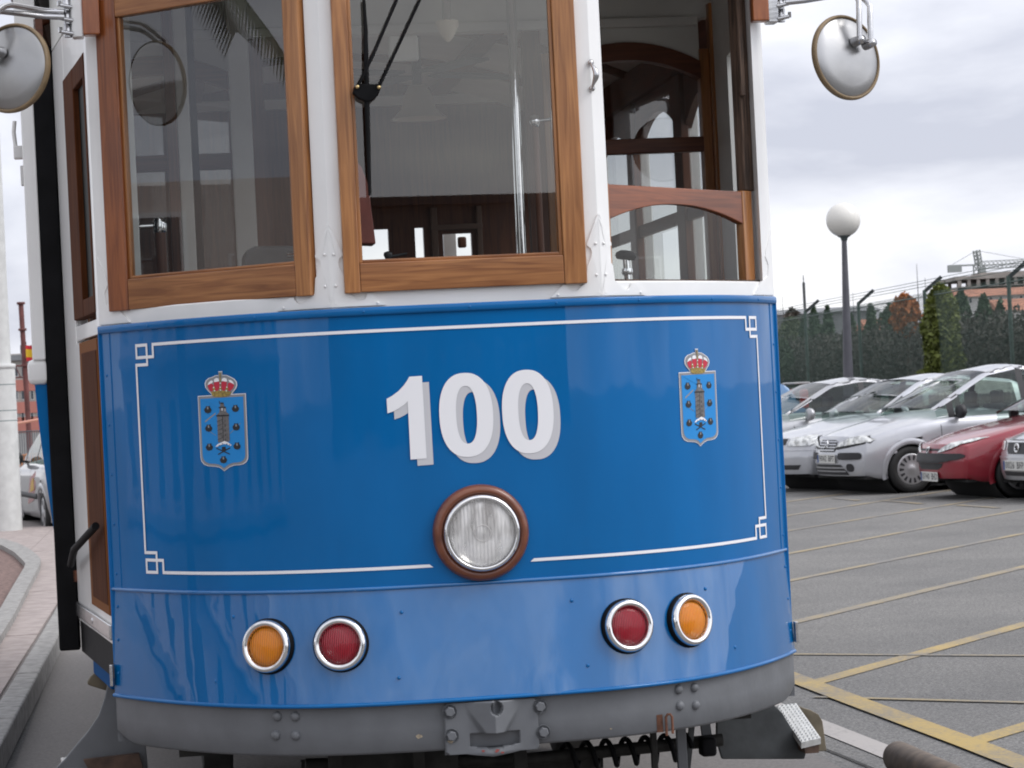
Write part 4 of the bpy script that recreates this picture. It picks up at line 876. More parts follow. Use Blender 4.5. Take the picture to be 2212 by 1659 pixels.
for sx in (-1, 1):
    mx_, mz_ = MC[sx]; zbk = 2.686 if sx < 0 else 2.670
    blk = mirror(sx, zbk)
    c = Vector((mx_, MD, mz_)); n = Vector((.44, -.89, .10)).normalized()
    if sx < 0: n = Vector((-.56, -.82, .10)).normalized()
    P(MB().lathe([(.1315, -.006), (.1335, .002), (.1325, .010), (.128, .014), (.124, .012), (.122, .006)], c, n, 56), 'mirror_rim', TAN, blk)
    P(MB().lathe([(.124, .008), (.116, .014), (.09, .020), (.05, .027), (.02, .030), (.0001, .0305)], c, n, 48), 'mirror_back', ALU, blk)
    P(MB().lathe([(.128, -.004), (.0001, -.004)], c, n, 40), 'mirror_glass', mat('mirror_silver', (.85, .85, .85), .02, 1.), blk)
    u = Vector((0, 0, 1)); side = n.cross(u).normalized()
    for k, (o_, q) in enumerate(((.016, .012), (.050, -.006))):
        hub_ = c + n * .045 + Vector((sx * o_ + .0, 0, .036 + q * .6)); a = Vector((sx * 1.11, -.085 - .012 * k, zbk + .010 - .018 * k))
        topx = hub_.x + sx * .004; zt_ = a.z + .008
        path = [a, a + Vector((sx * .06, -.006, .004))] + [Vector((topx - sx * .055 * (1 - math.sin(t)), (a.y + hub_.y) / 2 + (hub_.y - a.y) / 2 * (t / (PI / 2)), zt_ - .055 * (1 - math.cos(t)))) for t in [PI / 2 * i / 8 for i in range(9)]] + [hub_ + Vector((0, 0, -.005))]
        P(MB().tube(path, .0088, 12), 'mirror_arm', STEEL, blk)
        P(MB().lathe([(.016, 0), (.0165, .006), (.014, .03), (.012, .042), (.0001, .044)], hub_ - n * .025, n, 16), 'mirror_hub', STEEL, blk)

# ---- under the nose: frame, life guard, coil spring, side treads, wheels
P(MB().box((0, 4.2, .62), (1.9, 7.6, .14)), 'underframe', UNDER); P(MB().box((0, .02, .50), (1.75, .35, .10)), 'headstock', UNDER)
P(MB().box((-.20, .15, .40), (.36, .28, .20)), 'brake_box', UNDER)
for y in (2.4, 5.4):
    for sx in (-1, 1):
        P(MB().lathe([(.0001, -.06), (.16, -.06), (.33, -.05), (.345, -.045), (.345, .04), (.375, .05), (.375, .065), (.0001, .065)], (sx * .72, y, .375), (-sx, 0, 0), 32), 'wheel', UNDER)
    P(MB().tube([(-.8, y, .375), (.8, y, .375)], .06, 10), 'axle', UNDER)
def U(px, py, d): x, z = tp(px, py, d); return Vector((x, d, z))
for px, w in ((1470, 22), (1410, 14), (720, 30), (900, 26), (1120, 30)):
    P(MB().bar(U(px, 1570, -.05), U(px + 8, 1720, -.05), w / 720, .02, (0, 1, 0)), 'hanger', GREY if px == 1470 else UNDER, bevel=.003)
P(MB().tube([U(660, 1652, .12), U(1140, 1640, .12), U(1560, 1598, .12)], .020, 10), 'guard_rod', UNDER)
cs = [U(1215, 1635, .12), U(1490, 1612, .12)]; k = 160; path = []
for i in range(k + 1):
    t = i / k; a = 2 * PI * 6.5 * t; p = cs[0] + (cs[1] - cs[0]) * t; path.append(p + Vector((0, .040 * math.cos(a), .040 * math.sin(a))))
P(MB().tube(path, .0085, 8), 'coil_spring', BLACK)
P(MB().bar(U(650, 1660, .25), U(1300, 1640, .25), .05, .05), 'brake_beam', UNDER)
P(MB().box(U(1528, 1612, .1), (.05, .06, .06)), 'rubber_block', BLACK, bevel=.01)
P(MB().bar(U(1495, 1560, .1), U(1482, 1690, .1), .016, .02, (0, 1, 0)), 'guard_link', DKGREY); P(MB().bar(U(1520, 1540, .15), U(1528, 1600, .15), .03, .02, (0, 1, 0)), 'guard_link', GREY)
P(MB().prism([U(*q, .55) for q in ((1548, 1548), (1668, 1518), (1690, 1540), (1742, 1625), (1738, 1640), (1560, 1640), (1548, 1600))], (0, .02, 0)), 'guard_plate', DKGREY, bevel=.004)
def tread(q, name='side_tread'):
    """q: far-left, far-right, near-right, near-left corners"""
    a, b, c, d_ = q; n = (b - a).cross(d_ - a).normalized(); n = n if n.z > 0 else -n
    o = P(MB().prism([a, b, c, d_], -n * .022), name, mat('white_tread_paint', (.66, .66, .64), .6, noise=.14, nscale=40))
    mb = MB(); nu, nv = 5, 15
    for i in range(nu):
        for j in range(nv):
            u, v = (i + .5) / nu, (j + .5) / nv; p = a + (b - a) * u + (d_ - a) * v + ((c - b) - (d_ - a)) * u * v
            e1 = (b - a) / nu * .33; e2 = (d_ - a) / nv * .33; t_ = p + n * .006
            mb.add([p - e1 - e2, p + e1 - e2, p + e1 + e2, p - e1 + e2, t_], [(0, 1, 4), (1, 2, 4), (2, 3, 4), (3, 0, 4)])
    P(mb, 'tread_studs', mat('white_tread_stud', (.70, .70, .68), .5), o); return o
BROWN = mat('brown_step_side', (.085, .05, .035), .7, noise=.4, nscale=18)
tr = tread([U(1677, 1524, .75), U(1720, 1519, .75), U(1773, 1594, .45), U(1731, 1604, .45)])
P(MB().prism([U(1736, 1605, .46), U(1770, 1597, .46), U(1769, 1626, .46), U(1740, 1628, .46)], (0, .25, 0)), 'tread_side', BROWN, tr)
OLIVE = mat('olive_guard_paint', (.15, .125, .085), .65, noise=.3, nscale=14)
P(MB().prism([U(*q, .95) for q in ((1715, 1520), (1738, 1530), (1752, 1534), (1768, 1543), (1777, 1558), (1786, 1622), (1742, 1626), (1730, 1560))], (0, .03, 0)), 'wheel_guard', OLIVE, bevel=.006)
# left side
sk = [(238, 1440), (300, 1460), (320, 1660), (120, 1660), (140, 1640), (168, 1605), (190, 1580), (212, 1548), (225, 1510), (232, 1480)]
P(MB().prism([U(*q, .55) for q in sk], (0, .02, 0)), 'guard_plate', GREY, bevel=.004)
tl = tread([U(131, 1637, .75), U(168, 1633, .75), U(215, 1700, .45), U(170, 1712, .45)])
P(MB().prism([U(*q, .50) for q in ((180, 1642), (300, 1628), (320, 1700), (215, 1705))], (0, .03, 0)), 'tread_side', BROWN, tl)
P(MB().prism([U(*q, .95) for q in ((240, 1452), (205, 1454), (195, 1462), (188, 1474), (190, 1480), (238, 1495))], (0, .03, 0)), 'wheel_guard', OLIVE, bevel=.006)
P(MB().bar(U(222, 1425, .9), U(224, 1460, .9), .04, .03, (0, 1, 0)), 'guard_hanger', GREY)
# ------------------------------------------------------------------ cars
TYRE = mat('tyre_rubber', (.014, .014, .014), .7, noise=.2, nscale=20); PLAST = mat('black_plastic', (.022, .022, .025), .55); WELL = mat('wheel_well', (.006, .006, .006), .9)
HUB = mat('hubcap_silver', (.46, .46, .47), .35, .6); LAMPG = mat('clear_lamp', (.60, .61, .60), .12, .35, coat=.8, noise=.35, nscale=16, ramp=(.42, .58)); PLATE = mat('plate_white', (.60, .60, .57), .5); PLBLUE = mat('plate_blue', (.03, .08, .25), .5)
CHR2 = mat('badge_chrome', (.7, .7, .7), .18, 1.); SEATM = mat('seat_cloth', (.10, .10, .11), .9); TAILR = mat('tail_red', (.45, .015, .02), .2, coat=.6); AMB2 = mat('side_amber', (.5, .2, .03), .3)
LIP = lambda x, p: sum(0 for _ in ()) if not p else (p[0][1] if x <= p[0][0] else p[-1][1] if x >= p[-1][0] else next(a[1] + (b[1] - a[1]) * (lambda s: s * s * (3 - 2 * s) if False else s)((x - a[0]) / (b[0] - a[0])) for a, b in zip(p, p[1:]) if a[0] <= x <= b[0]))
def smooth(f, x, h): return sum(f(x + h * k / 3) for k in range(-3, 4)) / 7
def car_paint(nm, c, metal=.0, flake=.0):
    return mat(nm, c, .30, metal, coat=.9, coat_rough=.04, noise=.05, nscale=3)
def text_mesh(s, size):
    cu = bpy.data.curves.new('t', 'FONT'); cu.body = s; cu.size = size; cu.align_x = 'CENTER'; cu.align_y = 'CENTER'; cu.resolution_u = 2
    o = bpy.data.objects.new('t', cu); COL.objects.link(o); bpy.context.view_layer.update()
    me = bpy.data.meshes.new_from_object(o.evaluated_get(bpy.context.evaluated_depsgraph_get())); v = [tuple(p.co) for p in me.vertices]; f = [tuple(p.vertices) for p in me.polygons]
    bpy.data.objects.remove(o); bpy.data.curves.remove(cu); bpy.data.meshes.remove(me); return v, f
def make_car(name, label, paint, sp, loc, ang, group=None, cat='car', plate=None, badge=None, detail=True):
    """local frame: x forward, y to the driver's left, z up; origin on the ground under the middle of the front axle"""
    root = empty(name, loc, ang, label, cat, group)
    L, Wd, H = sp['L'], sp['W'], sp['H']; fo = sp['fo']; wb = sp['wb']; xf = fo; xr = fo - L; hw = Wd / 2
    rw = sp.get('rw', .295)
    front = lambda z: xf + LIP(z, sp['nose']); rear = lambda z: xr + LIP(z, sp.get('tail', [(.2, .08), (.35, 0), (.6, .0), (.95, .10)]))
    topz = lambda x: smooth(lambda q: LIP(q, sp['top']), x, .10); shz = lambda x: smooth(lambda q: LIP(q, sp['shoulder']), x, .12)
    plan = lambda y: .26 * (abs(y) / hw) ** 2.6
    rplan = lambda y: .16 * (abs(y) / hw) ** 3
    NS = 96; NY = 11
    def section(s_):
        x0 = xr + (xf - xr) * s_; g = max(0., (s_ - .80) / .20) ** 1.5; gr = max(0., (.12 - s_) / .12) ** 1.5
        wn = 1 - .11 * max(0., (s_ - .72) / .28) ** 2 - .07 * max(0., (.2 - s_) / .2) ** 2
        zt_, zs_ = topz(x0), shz(x0); zb_ = sp['bot'] + .05 * max(0., (s_ - .93) / .07) ** 2
        w = hw * wn; half = []
        for k in range(5): q = k / 5; half.append((w * .86 * q, zt_ - (zt_ - zs_) * .55 * q ** 2.4))
        half += [(w * .93, zs_ + (zt_ - zs_) * .18), (w * .972, zs_ - .02), (w * .99, zs_ - .08), (w, zs_ - .17), (w * 1.0, (zs_ + zb_) / 2), (w * .985, zb_ + .16), (w * .972, zb_ + .08), (w * .95, zb_ + .01), (w * .90, zb_)]
        out = []
        for y, z in half:
            a = rear(z) + rplan(y) * gr - 0; b = front(z) - plan(y) * g
            out.append((a + (b - a) * s_ if 0 < s_ < 1 else (b if s_ >= 1 else a), y, z))
        return out
    ss = [0, .004, .012, .025, .045] + [.06 + .86 * i / (NS - 1) for i in range(NS)] + [.935, .95, .965, .978, .988, .995, 1]
    secs = [section(s_) for s_ in ss]
    rows = [[(x, -y, z) for x, y, z in sec[::-1]][:-1] + sec for sec in secs]
    full = MB(); full.grid(rows)
    # caps
    caps = MB()
    for e_, sgn in ((rows[-1], 1), (rows[0], -1)):
        n = len(e_) // 2; grid_ = []
        for k in range(n + 1):
            a, b = Vector(e_[k]), Vector(e_[len(e_) - 1 - k]); yw = abs(a.y); row = []
            for j in range(NY * 2 + 1):
                t = j / (NY * 2); y = a.y + (b.y - a.y) * t
                row.append(Vector(((front(a.z) - plan(y)) if sgn > 0 else (rear(a.z) + rplan(y)), y, a.z)))
            grid_.append(row)
        caps.grid(grid_)
    full2 = MB(); full2.v = full.v + caps.v; full2.f = full.f + [tuple(i + len(full.v) for i in f) for f in caps.f]
    tree = BVHTree.FromPolygons([Vector(v) for v in full2.v], full2.f)
    # body without the wheel openings
    ax = (0., -wb); R0 = rw + .045
    keep = MB(); keep.v = list(full2.v)
    for f in full2.f:
        c = sum((Vector(full2.v[i]) for i in f), Vector()) / len(f)
        if abs(c.y) > hw * .55 and any(math.hypot(c.x - a, c.z - rw) < R0 for a in ax): continue
        keep.f.append(f); keep.m.append(0); keep.sm.append(True)
    body = keep.build('body', paint, root, fix=True)
    md = body.modifiers.new('w', 'WELD'); md.merge_threshold = .002
    def side(x, z, sy):
        h = tree.ray_cast(Vector((x, sy * 3, z)), Vector((0, -sy, 0))); return abs(h[0].y) if h[0] else hw
    def nose(y, z, out=.004, d=1):
        h = tree.ray_cast(Vector((d * 9, y, z)), Vector((-d, 0, 0)))
        return (h[0] + h[1] * (out if h[1].x * d > 0 else -out)) if h[0] else Vector((front(z), y, z))
    for a in ax:
        for sy in (-1, 1):
            mb = MB(); rowsA = []
            for k in range(29):
                t = R(-18 + 216 * k / 28); q = []
                for rr, oo in ((R0 - .028, -.05), (R0 - .028, .006), (R0 - .012, .012), (R0 + .022, .010), (R0 + .045, .001)):
                    x, z = a + rr * math.cos(t), rw + rr * math.sin(t); q.append(Vector((x, sy * (side(a + (R0 + .03) * math.cos(t), max(rw + (R0 + .03) * math.sin(t), sp['bot'] + .03), sy) + oo), z)))
                rowsA.append(q)
            mb.grid(rowsA); mb.build('wheel_arch', paint, body)
    mb = MB()
    for a in ax: mb.lathe([(R0 - .004, -hw * .93), (R0 - .004, hw * .93)], (a, 0, rw), (0, 1, 0), 24, caps=False)
    mb.box(((xf + xr) / 2, 0, sp['bot'] + .02), (L * .9, Wd * .86, .03)); mb.box((-wb / 2, 0, sp['bot'] + .1), (wb - 2 * R0, Wd * .9, .2)); mb.build('wheel_well', WELL, root)
    # wheels
    for a in ax:
        for sy in (-1, 1):
            c = (a, sy * (hw - .105), rw); n = (0, sy, 0)
            w = MB().lathe([(rw * .64, .075), (rw * .70, .088), (rw * .86, .092), (rw * .96, .078), (rw, .05), (rw, -.06), (rw * .95, -.085), (rw * .6, -.09), (rw * .3, -.09)], c, n, 36).build('wheel', TYRE, root)
            mb = MB().lathe([(.0001, .100), (.035, .099), (.05, .090), (.09, .088), (rw * .52, .084), (rw * .62, .086), (rw * .67, .080), (rw * .68, .06)], c, n, 36); mb.build('rim', HUB, w)
            mb = MB(); ns = sp.get('slots', 14)
            for k in range(ns):
                t = 2 * PI * k / ns; r0, r1 = rw * .38, rw * .585; dw = .42 * 2 * PI / ns / 2 * 1.2
                mb.add([(a + r * math.cos(t + q), sy * (hw - .105 + (.0895 if r < rw * .5 else .0875)), rw + r * math.sin(t + q)) for r, q in ((r0, -dw * .8), (r1, -dw), (r1, dw), (r0, dw * .8))], [(0, 1, 2, 3)])
            mb.build('rim_slot', PLAST, w, kind='stuff')
    # greenhouse
    g = sp['glass']; xwb, xwt, xpk, xrt, xrb = [xf - v for v in g['x']]
    belt = lambda x: shz(x) + .12 * (topz(x) - shz(x)) - .015; wbelt = hw * .925
    roofp = [(xrb, belt(xrb) + .005), (xrt, g['zr']), (xpk, H), (xwt, g['zw']), (xwb, topz(xwb) + .004)]
    roofz = lambda x: smooth(lambda q: LIP(q, roofp), x, .06) if xrt + .03 < x < xwt - .02 or x < xrt + .03 else smooth(lambda q: LIP(q, roofp), x, .03)
    xs_ = sorted(set([xrb + (xrt - xrb) * i / 7 for i in range(8)] + [xrt + (xwt - xrt) * i / 22 for i in range(23)] + [xwt + (xwb - xwt) * i / 9 for i in range(10)] + [xf - v + q for v in g['posts'] for q in (-.045, .045)]))
    def sect(x):
        z0, z1 = belt(x), max(belt(x) + .012, roofz(x)); u = lambda z: max(0., (z - z0) / (H - z0)); wz = lambda z: wbelt - (wbelt - hw * g['rw']) * u(z) ** 1.25
        tw = .0 if x < xwt else 1.
        o = []
        for k in range(6): z = z0 + (z1 - .045 * min(1, (z1 - z0) / .3) - z0) * k / 5; o.append((wz(z), z))
        z = z1 - .012; o.append((wz(z) - .012, z)); ww = wz(z) - .05; o.append((ww, z1 + .004))
        for k in range(1, 5): y = ww * (1 - k / 4); o.append((y, z1 + .004 + .028 * (1 - (y / ww) ** 2)))
        cv = lambda y: x + (g.get('cv', .24) * (1 - (y / hw) ** 2) * max(0, min(1, (x - xwt) / max(.01, xwb - xwt))) if x > xwt else -.08 * (1 - (y / hw) ** 2) * max(0, min(1, (xrt - x) / (xrt - xrb))) if x < xrt else 0)
        return [Vector((cv(y), y, z)) for y, z in o]
    S_ = [sect(x) for x in xs_]; parts = {k: MB() for k in ('roof', 'windscreen', 'rear_window', 'side_window', 'side_window2')}; pillars = {}
    K = len(S_[0])
    for i in range(len(S_) - 1):
        xm = (xs_[i] + xs_[i + 1]) / 2; post = any(abs(xm - (xf - v)) < .045 for v in g['posts'])
        for sy in (1, -1):
            A, B = [Vector((p.x, sy * p.y, p.z)) for p in S_[i]], [Vector((p.x, sy * p.y, p.z)) for p in S_[i + 1]]
            for k in range(K - 1):
                q = [A[k], A[k + 1], B[k + 1], B[k]]
                if k < 5:
                    t = 'roof' if (xm < xf - g['c']) else 'centre_pillar' if post else ('side_window' if sy > 0 else 'side_window2')
                    if k == 0: pass
                elif k < 7: t = 'roof'
                else: t = 'windscreen' if xm > xwt - .0 else 'rear_window' if xm < xrt else 'roof'
                (pillars.setdefault((sy, min(g['posts'], key=lambda v: abs(xm - (xf - v)))), MB()) if t == 'centre_pillar' else parts[t]).add(q, [(0, 1, 2, 3)], 0, t not in ('centre_pillar',))
    for k, nm, m in (('roof', 'roof', paint), ('windscreen', 'windscreen', CARGLASS), ('rear_window', 'rear_window', CARGLASS), ('side_window', 'side_window', CARGLASS), ('side_window2', 'side_window', CARGLASS)):
        if parts[k].f:
            o = parts[k].build(nm, m, root); bm = bmesh.new(); bm.from_mesh(o.data); bmesh.ops.remove_doubles(bm, verts=bm.verts, dist=.0005); bm.to_mesh(o.data); bm.free()
    for v in pillars.values(): v.build('centre_pillar', PLAST, root)
    mb = MB(); mb.grid([[Vector((x, y, belt(x) + .008)) for y in (-wbelt * .97, 0, wbelt * .97)] for x in (xrb + .02, xrt, xpk, xwb - .05)], sm=False); mb.build('interior_shelf', PLAST, root)
    mb = MB(); mb.box((xwb - .34, 0, belt(xwb - .3) + .02), (.34, Wd * .70, .05)); mb.build('dashboard', PLAST, root, bevel=.01)
    zb_ = belt(-wb / 2)
    for x, z in ((-.95 * wb * .58, zb_), (-wb * .98, zb_)):
        for y in (-.36, .36):
            s_ = MB().box((x - .06, y, z - .02), (.14, .46, .36)).build('seat', SEATM, root, bevel=.05); MB().box((x - .10, y, z + .23), (.09, .24, .17)).build('headrest', SEATM, s_, bevel=.03)
    # panel lines: door shut lines as thin recess strips, sills
    mb = MB()
    for x in sp.get('shut', ()):
        for sy in (-1, 1): mb.grid([[Vector((x + q, sy * (side(x, z, sy) + .0015), z)) for q in (-.005, .005)] for z in [sp['bot'] + .1 + (shz(x) + .0 - sp['bot'] - .12) * i / 10 for i in range(11)]], sm=False)
    if mb.f: mb.build('door_gap', PLAST, body)
    mb = MB()
    for sy in (-1, 1): mb.grid([[Vector((x, sy * (side(x, z, sy) + o_), z)) for x in [-R0 - .06 - (wb - 2 * R0 - .12) * i / 12 for i in range(13)]] for z, o_ in ((sp['rub'] - .035, .002), (sp['rub'] - .03, .014), (sp['rub'] + .03, .014), (sp['rub'] + .035, .002))])
    mb.build('side_rubbing_strip', PLAST if sp.get('rubdark', 1) else paint, body)
    # mirrors
    for sy in (-1, 1):
        x, z = xwb - .24, belt(xwb - .25) + .09
        MB().lathe([(.0001, -.05), (.05, -.045), (.085, -.01), (.09, .03), (.08, .05), (.0001, .05)], (x, sy * (hw + .06), z), (1, sy * .15, 0), 18).build('wing_mirror', sp.get('mirror', PLAST) or paint, root).scale = (1, 1, 1)
        MB().bar((x, sy * hw * .9, z - .05), (x, sy * (hw + .05), z - .03), .05, .03).build('mirror_stalk', PLAST, root)
    # front pieces cast onto the nose
    def onto(nm, poly, m, out=.006, par=body, mirror=False, raise_=0., d=1, step=.035):
        for s_ in ((1, -1) if mirror else (1,)):
            l = [(s_ * a, b) for a, b in poly]; mb = MB(); tr = tessellate_polygon([[Vector((a, b, 0)) for a, b in l]]); st = [tuple(Vector(l[i]) for i in t) for t in tr]; c = Vector((sum(a for a, b in l) / len(l), sum(b for a, b in l) / len(l))); rmax = max((Vector(p) - c).length for p in l)
            while st:
                t = st.pop(); Ls = [((t[i] - t[(i + 1) % 3]).length, i) for i in range(3)]; ln, i = max(Ls)
                if ln > step: mm = (t[i] + t[(i + 1) % 3]) / 2; st += [(t[i], mm, t[(i + 2) % 3]), (mm, t[(i + 1) % 3], t[(i + 2) % 3])]; continue
                mb.add([nose(p.x, p.y, out + raise_ * (1 - ((p - c).length / rmax) ** 2), d) for p in t], [(0, 1, 2)], 0, False)
            o = mb.build(nm, m, par); bm = bmesh.new(); bm.from_mesh(o.data); bmesh.ops.remove_doubles(bm, verts=bm.verts, dist=.0008); [setattr(f, 'smooth', True) for f in bm.faces]; bmesh.ops.recalc_face_normals(bm, faces=bm.faces); bm.to_mesh(o.data); bm.free()
            if not mirror: return o
    for it in sp['pieces']: onto(*it[:3], **(it[3] if len(it) > 3 else {}))
    if plate:
        txt, zc, y0 = plate; p = nose(y0, zc, .016); n = Vector((1, 0, .05)).normalized()
        pl_ = MB().box(p, (.010, .52, .11)).build('number_plate', PLATE, root, bevel=.003); MB().add([p + Vector((.0065, -.26 + q, b)) for q, b in ((.005, -.05), (.045, -.05), (.045, .05), (.005, .05))][::1], [(0, 1, 2, 3)]).build('plate_band', PLBLUE, pl_)
        for k, ch in enumerate(txt):
            if ch == ' ': continue
            v, f = text_mesh(ch, .105); MB().add([p + Vector((.0068, a + .022 + (k - (len(txt) - 1) / 2) * .056, b)) for a, b, _ in v], f).build('letter', mat('plate_black', (.03, .03, .035), .6), pl_)
    for b in (badge or []): b(root, nose, body)
    return root, nose, body, dict(front=front, rear=rear, topz=topz, belt=belt, side=side)
def star(cx, cz, pts): return [(cx + a, cz + b) for a, b in pts]
def rrect(cx, cz, w, h, r, n=4):
    o = []
    for sx, sz, a0 in ((1, 1, 0), (-1, 1, 90), (-1, -1, 180), (1, -1, 270)):
        for k in range(n + 1): t = R(a0 + 90 * k / n); o.append((cx + sx * (w / 2 - r) + r * math.cos(t), cz + sz * (h / 2 - r) + r * math.sin(t)))
    return o
SILVER = car_paint('silver_car_paint', (.50, .51, .54), .35); SILVER2 = car_paint('grey_silver_car_paint', (.42, .425, .44), .35); REDP = car_paint('dark_red_car_paint', (.26, .008, .022)); CARBLUE = car_paint('light_blue_car_paint', (.09, .22, .42))
def put(px, Y, ang, fx, fy):
    """ground point seen at column px and depth Y belongs to the car's local point (fx, fy)"""
    p = at(px, 1000, Y); c, s = math.cos(ang), math.sin(ang); return (p.x - fx * c + fy * s, Y - fx * s - fy * c, 0)
# silver hatchback with the chevron grille
tall = dict(L=3.85, W=1.68, H=1.52, fo=.78, wb=2.46, bot=.19, rw=.295, rub=.50,
    nose=[(.18, -.09), (.26, -.02), (.40, .0), (.52, -.005), (.60, -.02), (.70, -.055), (.78, -.11), (.90, -.30)],
    top=[(-3.1, .93), (-2.4, .98), (-.6, 1.02), (-.15, 1.00), (.10, .955), (.40, .875), (.62, .79), (.78, .725)], shoulder=[(-3.1, .88), (-1.5, .90), (-.3, .88), (.2, .83), (.5, .76), (.78, .69)],
    glass=dict(cv=.30, x=(1.22, 1.98, 2.42, 3.45, 3.80), zw=1.455, zr=1.40, rw=.68, posts=(1.42, 2.42), c=3.25), shut=(-.42, -1.42), mirror=PLAST,
    pieces=[('headlight_surround', [(.20, .575), (.34, .665), (.48, .722), (.68, .735), (.755, .69), (.75, .64), (.50, .595), (.30, .57)], PLAST, dict(mirror=True, out=.004)),
            ('headlight', [(.235, .595), (.355, .665), (.49, .712), (.67, .725), (.755, .685), (.745, .655), (.50, .62)], LAMPG, dict(mirror=True, out=.008, raise_=.012)),
            ('grille', rrect(0, .615, .50, .150, .05), PLAST, dict(out=.004))] + [('grille_slat', [(-.25 + q, z - .008), (.25 - q, z - .008), (.25 - q, z + .008), (-.25 + q, z + .008)], SILVER, dict(out=.010)) for z, q in ((.668, .0), (.633, .005), (.598, .01), (.563, .03))] +
           [('bumper_strip', rrect(.50, .487, .40, .085, .04), PLAST, dict(mirror=True, out=.008, raise_=.014)), ('fog_lamp', rrect(.52, .345, .13, .10, .048), PLAST, dict(mirror=True, out=.004)),
            ('lower_grille', [(-.36, .385), (.36, .385), (.46, .30), (.48, .255), (-.48, .255), (-.46, .30)], PLAST, dict(out=.003))] + [('lower_slat', [(-.44, z - .008), (.44, z - .008), (.44, z + .008), (-.44, z + .008)], SILVER2, dict(out=.008)) for z in (.345, .302)] +
           [('front_lip', [(-.70, .225), (.70, .225), (.68, .20), (-.68, .20)], PLAST, dict(out=.006))])
def chevrons(root, nose, body):
    for dz in (0, -.034):
        mb = MB()
        for s in (-1, 1): mb.prism([nose(s * a, .655 + dz + b, .014) for a, b in ((.0, .026), (.0, .010), (.042, -.034), (.042, -.018))], (.012, 0, 0))
        mb.build('badge', CHR2, body)
a3 = R(197)
make_car('parked_car', 'silver rounded hatchback with slatted grille and black bumper strips, between silver sedan and red car', SILVER, tall, put(1965, 31.6, a3, 0, .76), a3, 'cars in the parking row', plate=('9042 BPT', .455, .02), badge=[chevrons])
# dark red hatchback with slanting headlights
low = dict(L=3.83, W=1.66, H=1.43, fo=.80, wb=2.44, bot=.20, rw=.285, rub=.48, slots=10,
    nose=[(.18, -.08), (.28, -.01), (.40, .0), (.48, .005), (.56, -.015), (.64, -.05), (.72, -.12), (.80, -.24), (.88, -.42)],
    top=[(-3.0, .90), (-2.2, .93), (-.55, .96), (-.28, .94), (.1, .86), (.45, .765), (.65, .695), (.80, .635)], shoulder=[(-3, .86), (-1.5, .87), (-.2, .85), (.3, .77), (.55, .70), (.80, .61)],
    glass=dict(x=(1.24, 2.04, 2.44, 3.4, 3.78), zw=1.37, zr=1.31, rw=.68, posts=(1.45, 2.45), c=3.2), shut=(-.45, -1.5), mirror=PLAST,
    pieces=[('headlight', [(.245, .545), (.36, .555), (.52, .595), (.66, .655), (.735, .71), (.60, .695), (.44, .645), (.33, .60)], LAMPG, dict(mirror=True, out=.006, raise_=.012)),
            ('upper_grille', [(-.30, .568), (.30, .568), (.27, .592), (-.27, .592)], PLAST, dict(out=.005)), ('grille_slit', [(-.40, .532), (.40, .532), (.38, .541), (-.38, .541)], PLAST, dict(out=.005)),
            ('bumper_strip', [(-.70, .49), (-.60, .465), (-.3, .43), (.3, .43), (.60, .465), (.70, .49), (.715, .515), (.66, .535), (0, .54), (-.66, .535), (-.715, .515)], PLAST, dict(out=.010, raise_=.016)),
            ('lower_grille', [(-.38, .425), (.38, .425), (.34, .38), (.26, .352), (-.26, .352), (-.34, .38)], PLAST, dict(out=.004)), ('front_lip', [(-.66, .225), (.66, .225), (.64, .20), (-.64, .20)], PLAST, dict(out=.006))])
def crest_badge(root, nose, body):
    mb = MB(); mb.prism([nose(a, .572 + b, .014) for a, b in ((-.045, .035), (-.02, .028), (0, .04), (.02, .028), (.045, .035), (.035, -.02), (0, -.05), (-.035, -.02))], (.012, 0, 0)); mb.build('badge', CHR2, body)
    MB().prism([nose(a, .572 + b, .028) for a, b in ((-.02, .02), (.0, .012), (.016, .02), (.008, -.012), (-.006, -.03), (-.012, -.006))], (.004, 0, 0)).build('badge_emblem', PLAST, body)
a2 = R(192)
make_car('parked_car', 'dark red hatchback with slanting headlights and thick black bumper strip', REDP, low, put(2005, 29.7, a2, .80, 0), a2, 'cars in the parking row', plate=('0740 BHD', .272, .0), badge=[crest_badge])
# silver car cut by the right edge, round badge in a black grille
seat = dict(tall, L=3.86, W=1.66, H=1.42, top=[(-3.0, .90), (-.6, .96), (-.3, .955), (.1, .90), (.5, .79), (.66, .73), (.80, .675)], fo=.80, nose=[(.18, -.08), (.28, -.01), (.40, .0), (.50, .0), (.58, -.04), (.70, -.07), (.78, -.14), (.9, -.3)],
    glass=dict(x=(1.26, 2.02, 2.44, 3.45, 3.8), zw=1.36, zr=1.32, rw=.68, posts=(1.45, 2.45), c=3.25), slots=10, mirror=PLAST,
    pieces=[('grille', [(-.30, .655), (.30, .655), (.27, .575), (.20, .53), (-.20, .53), (-.27, .575)], PLAST, dict(out=.005)), ('grille_rim', [(-.33, .674), (.33, .674), (.31, .658), (-.31, .658)], CHR2, dict(out=.008)),
            ('headlight', [(.36, .57), (.66, .58), (.73, .64), (.60, .685), (.38, .665)], LAMPG, dict(mirror=True, out=.006, raise_=.012)), ('side_lamp', [(.735, .58), (.77, .58), (.77, .66), (.735, .66)], AMB2, dict(mirror=True, out=.006)),
            ('bumper_ledge', [(-.74, .485), (.74, .485), (.74, .50), (-.74, .50)], SILVER2, dict(out=.012)), ('lower_grille', [(-.34, .335), (.34, .335), (.30, .29), (-.30, .29)], PLAST, dict(out=.004)), ('front_lip', [(-.66, .225), (.66, .225), (.64, .20), (-.64, .20)], PLAST, dict(out=.006))])
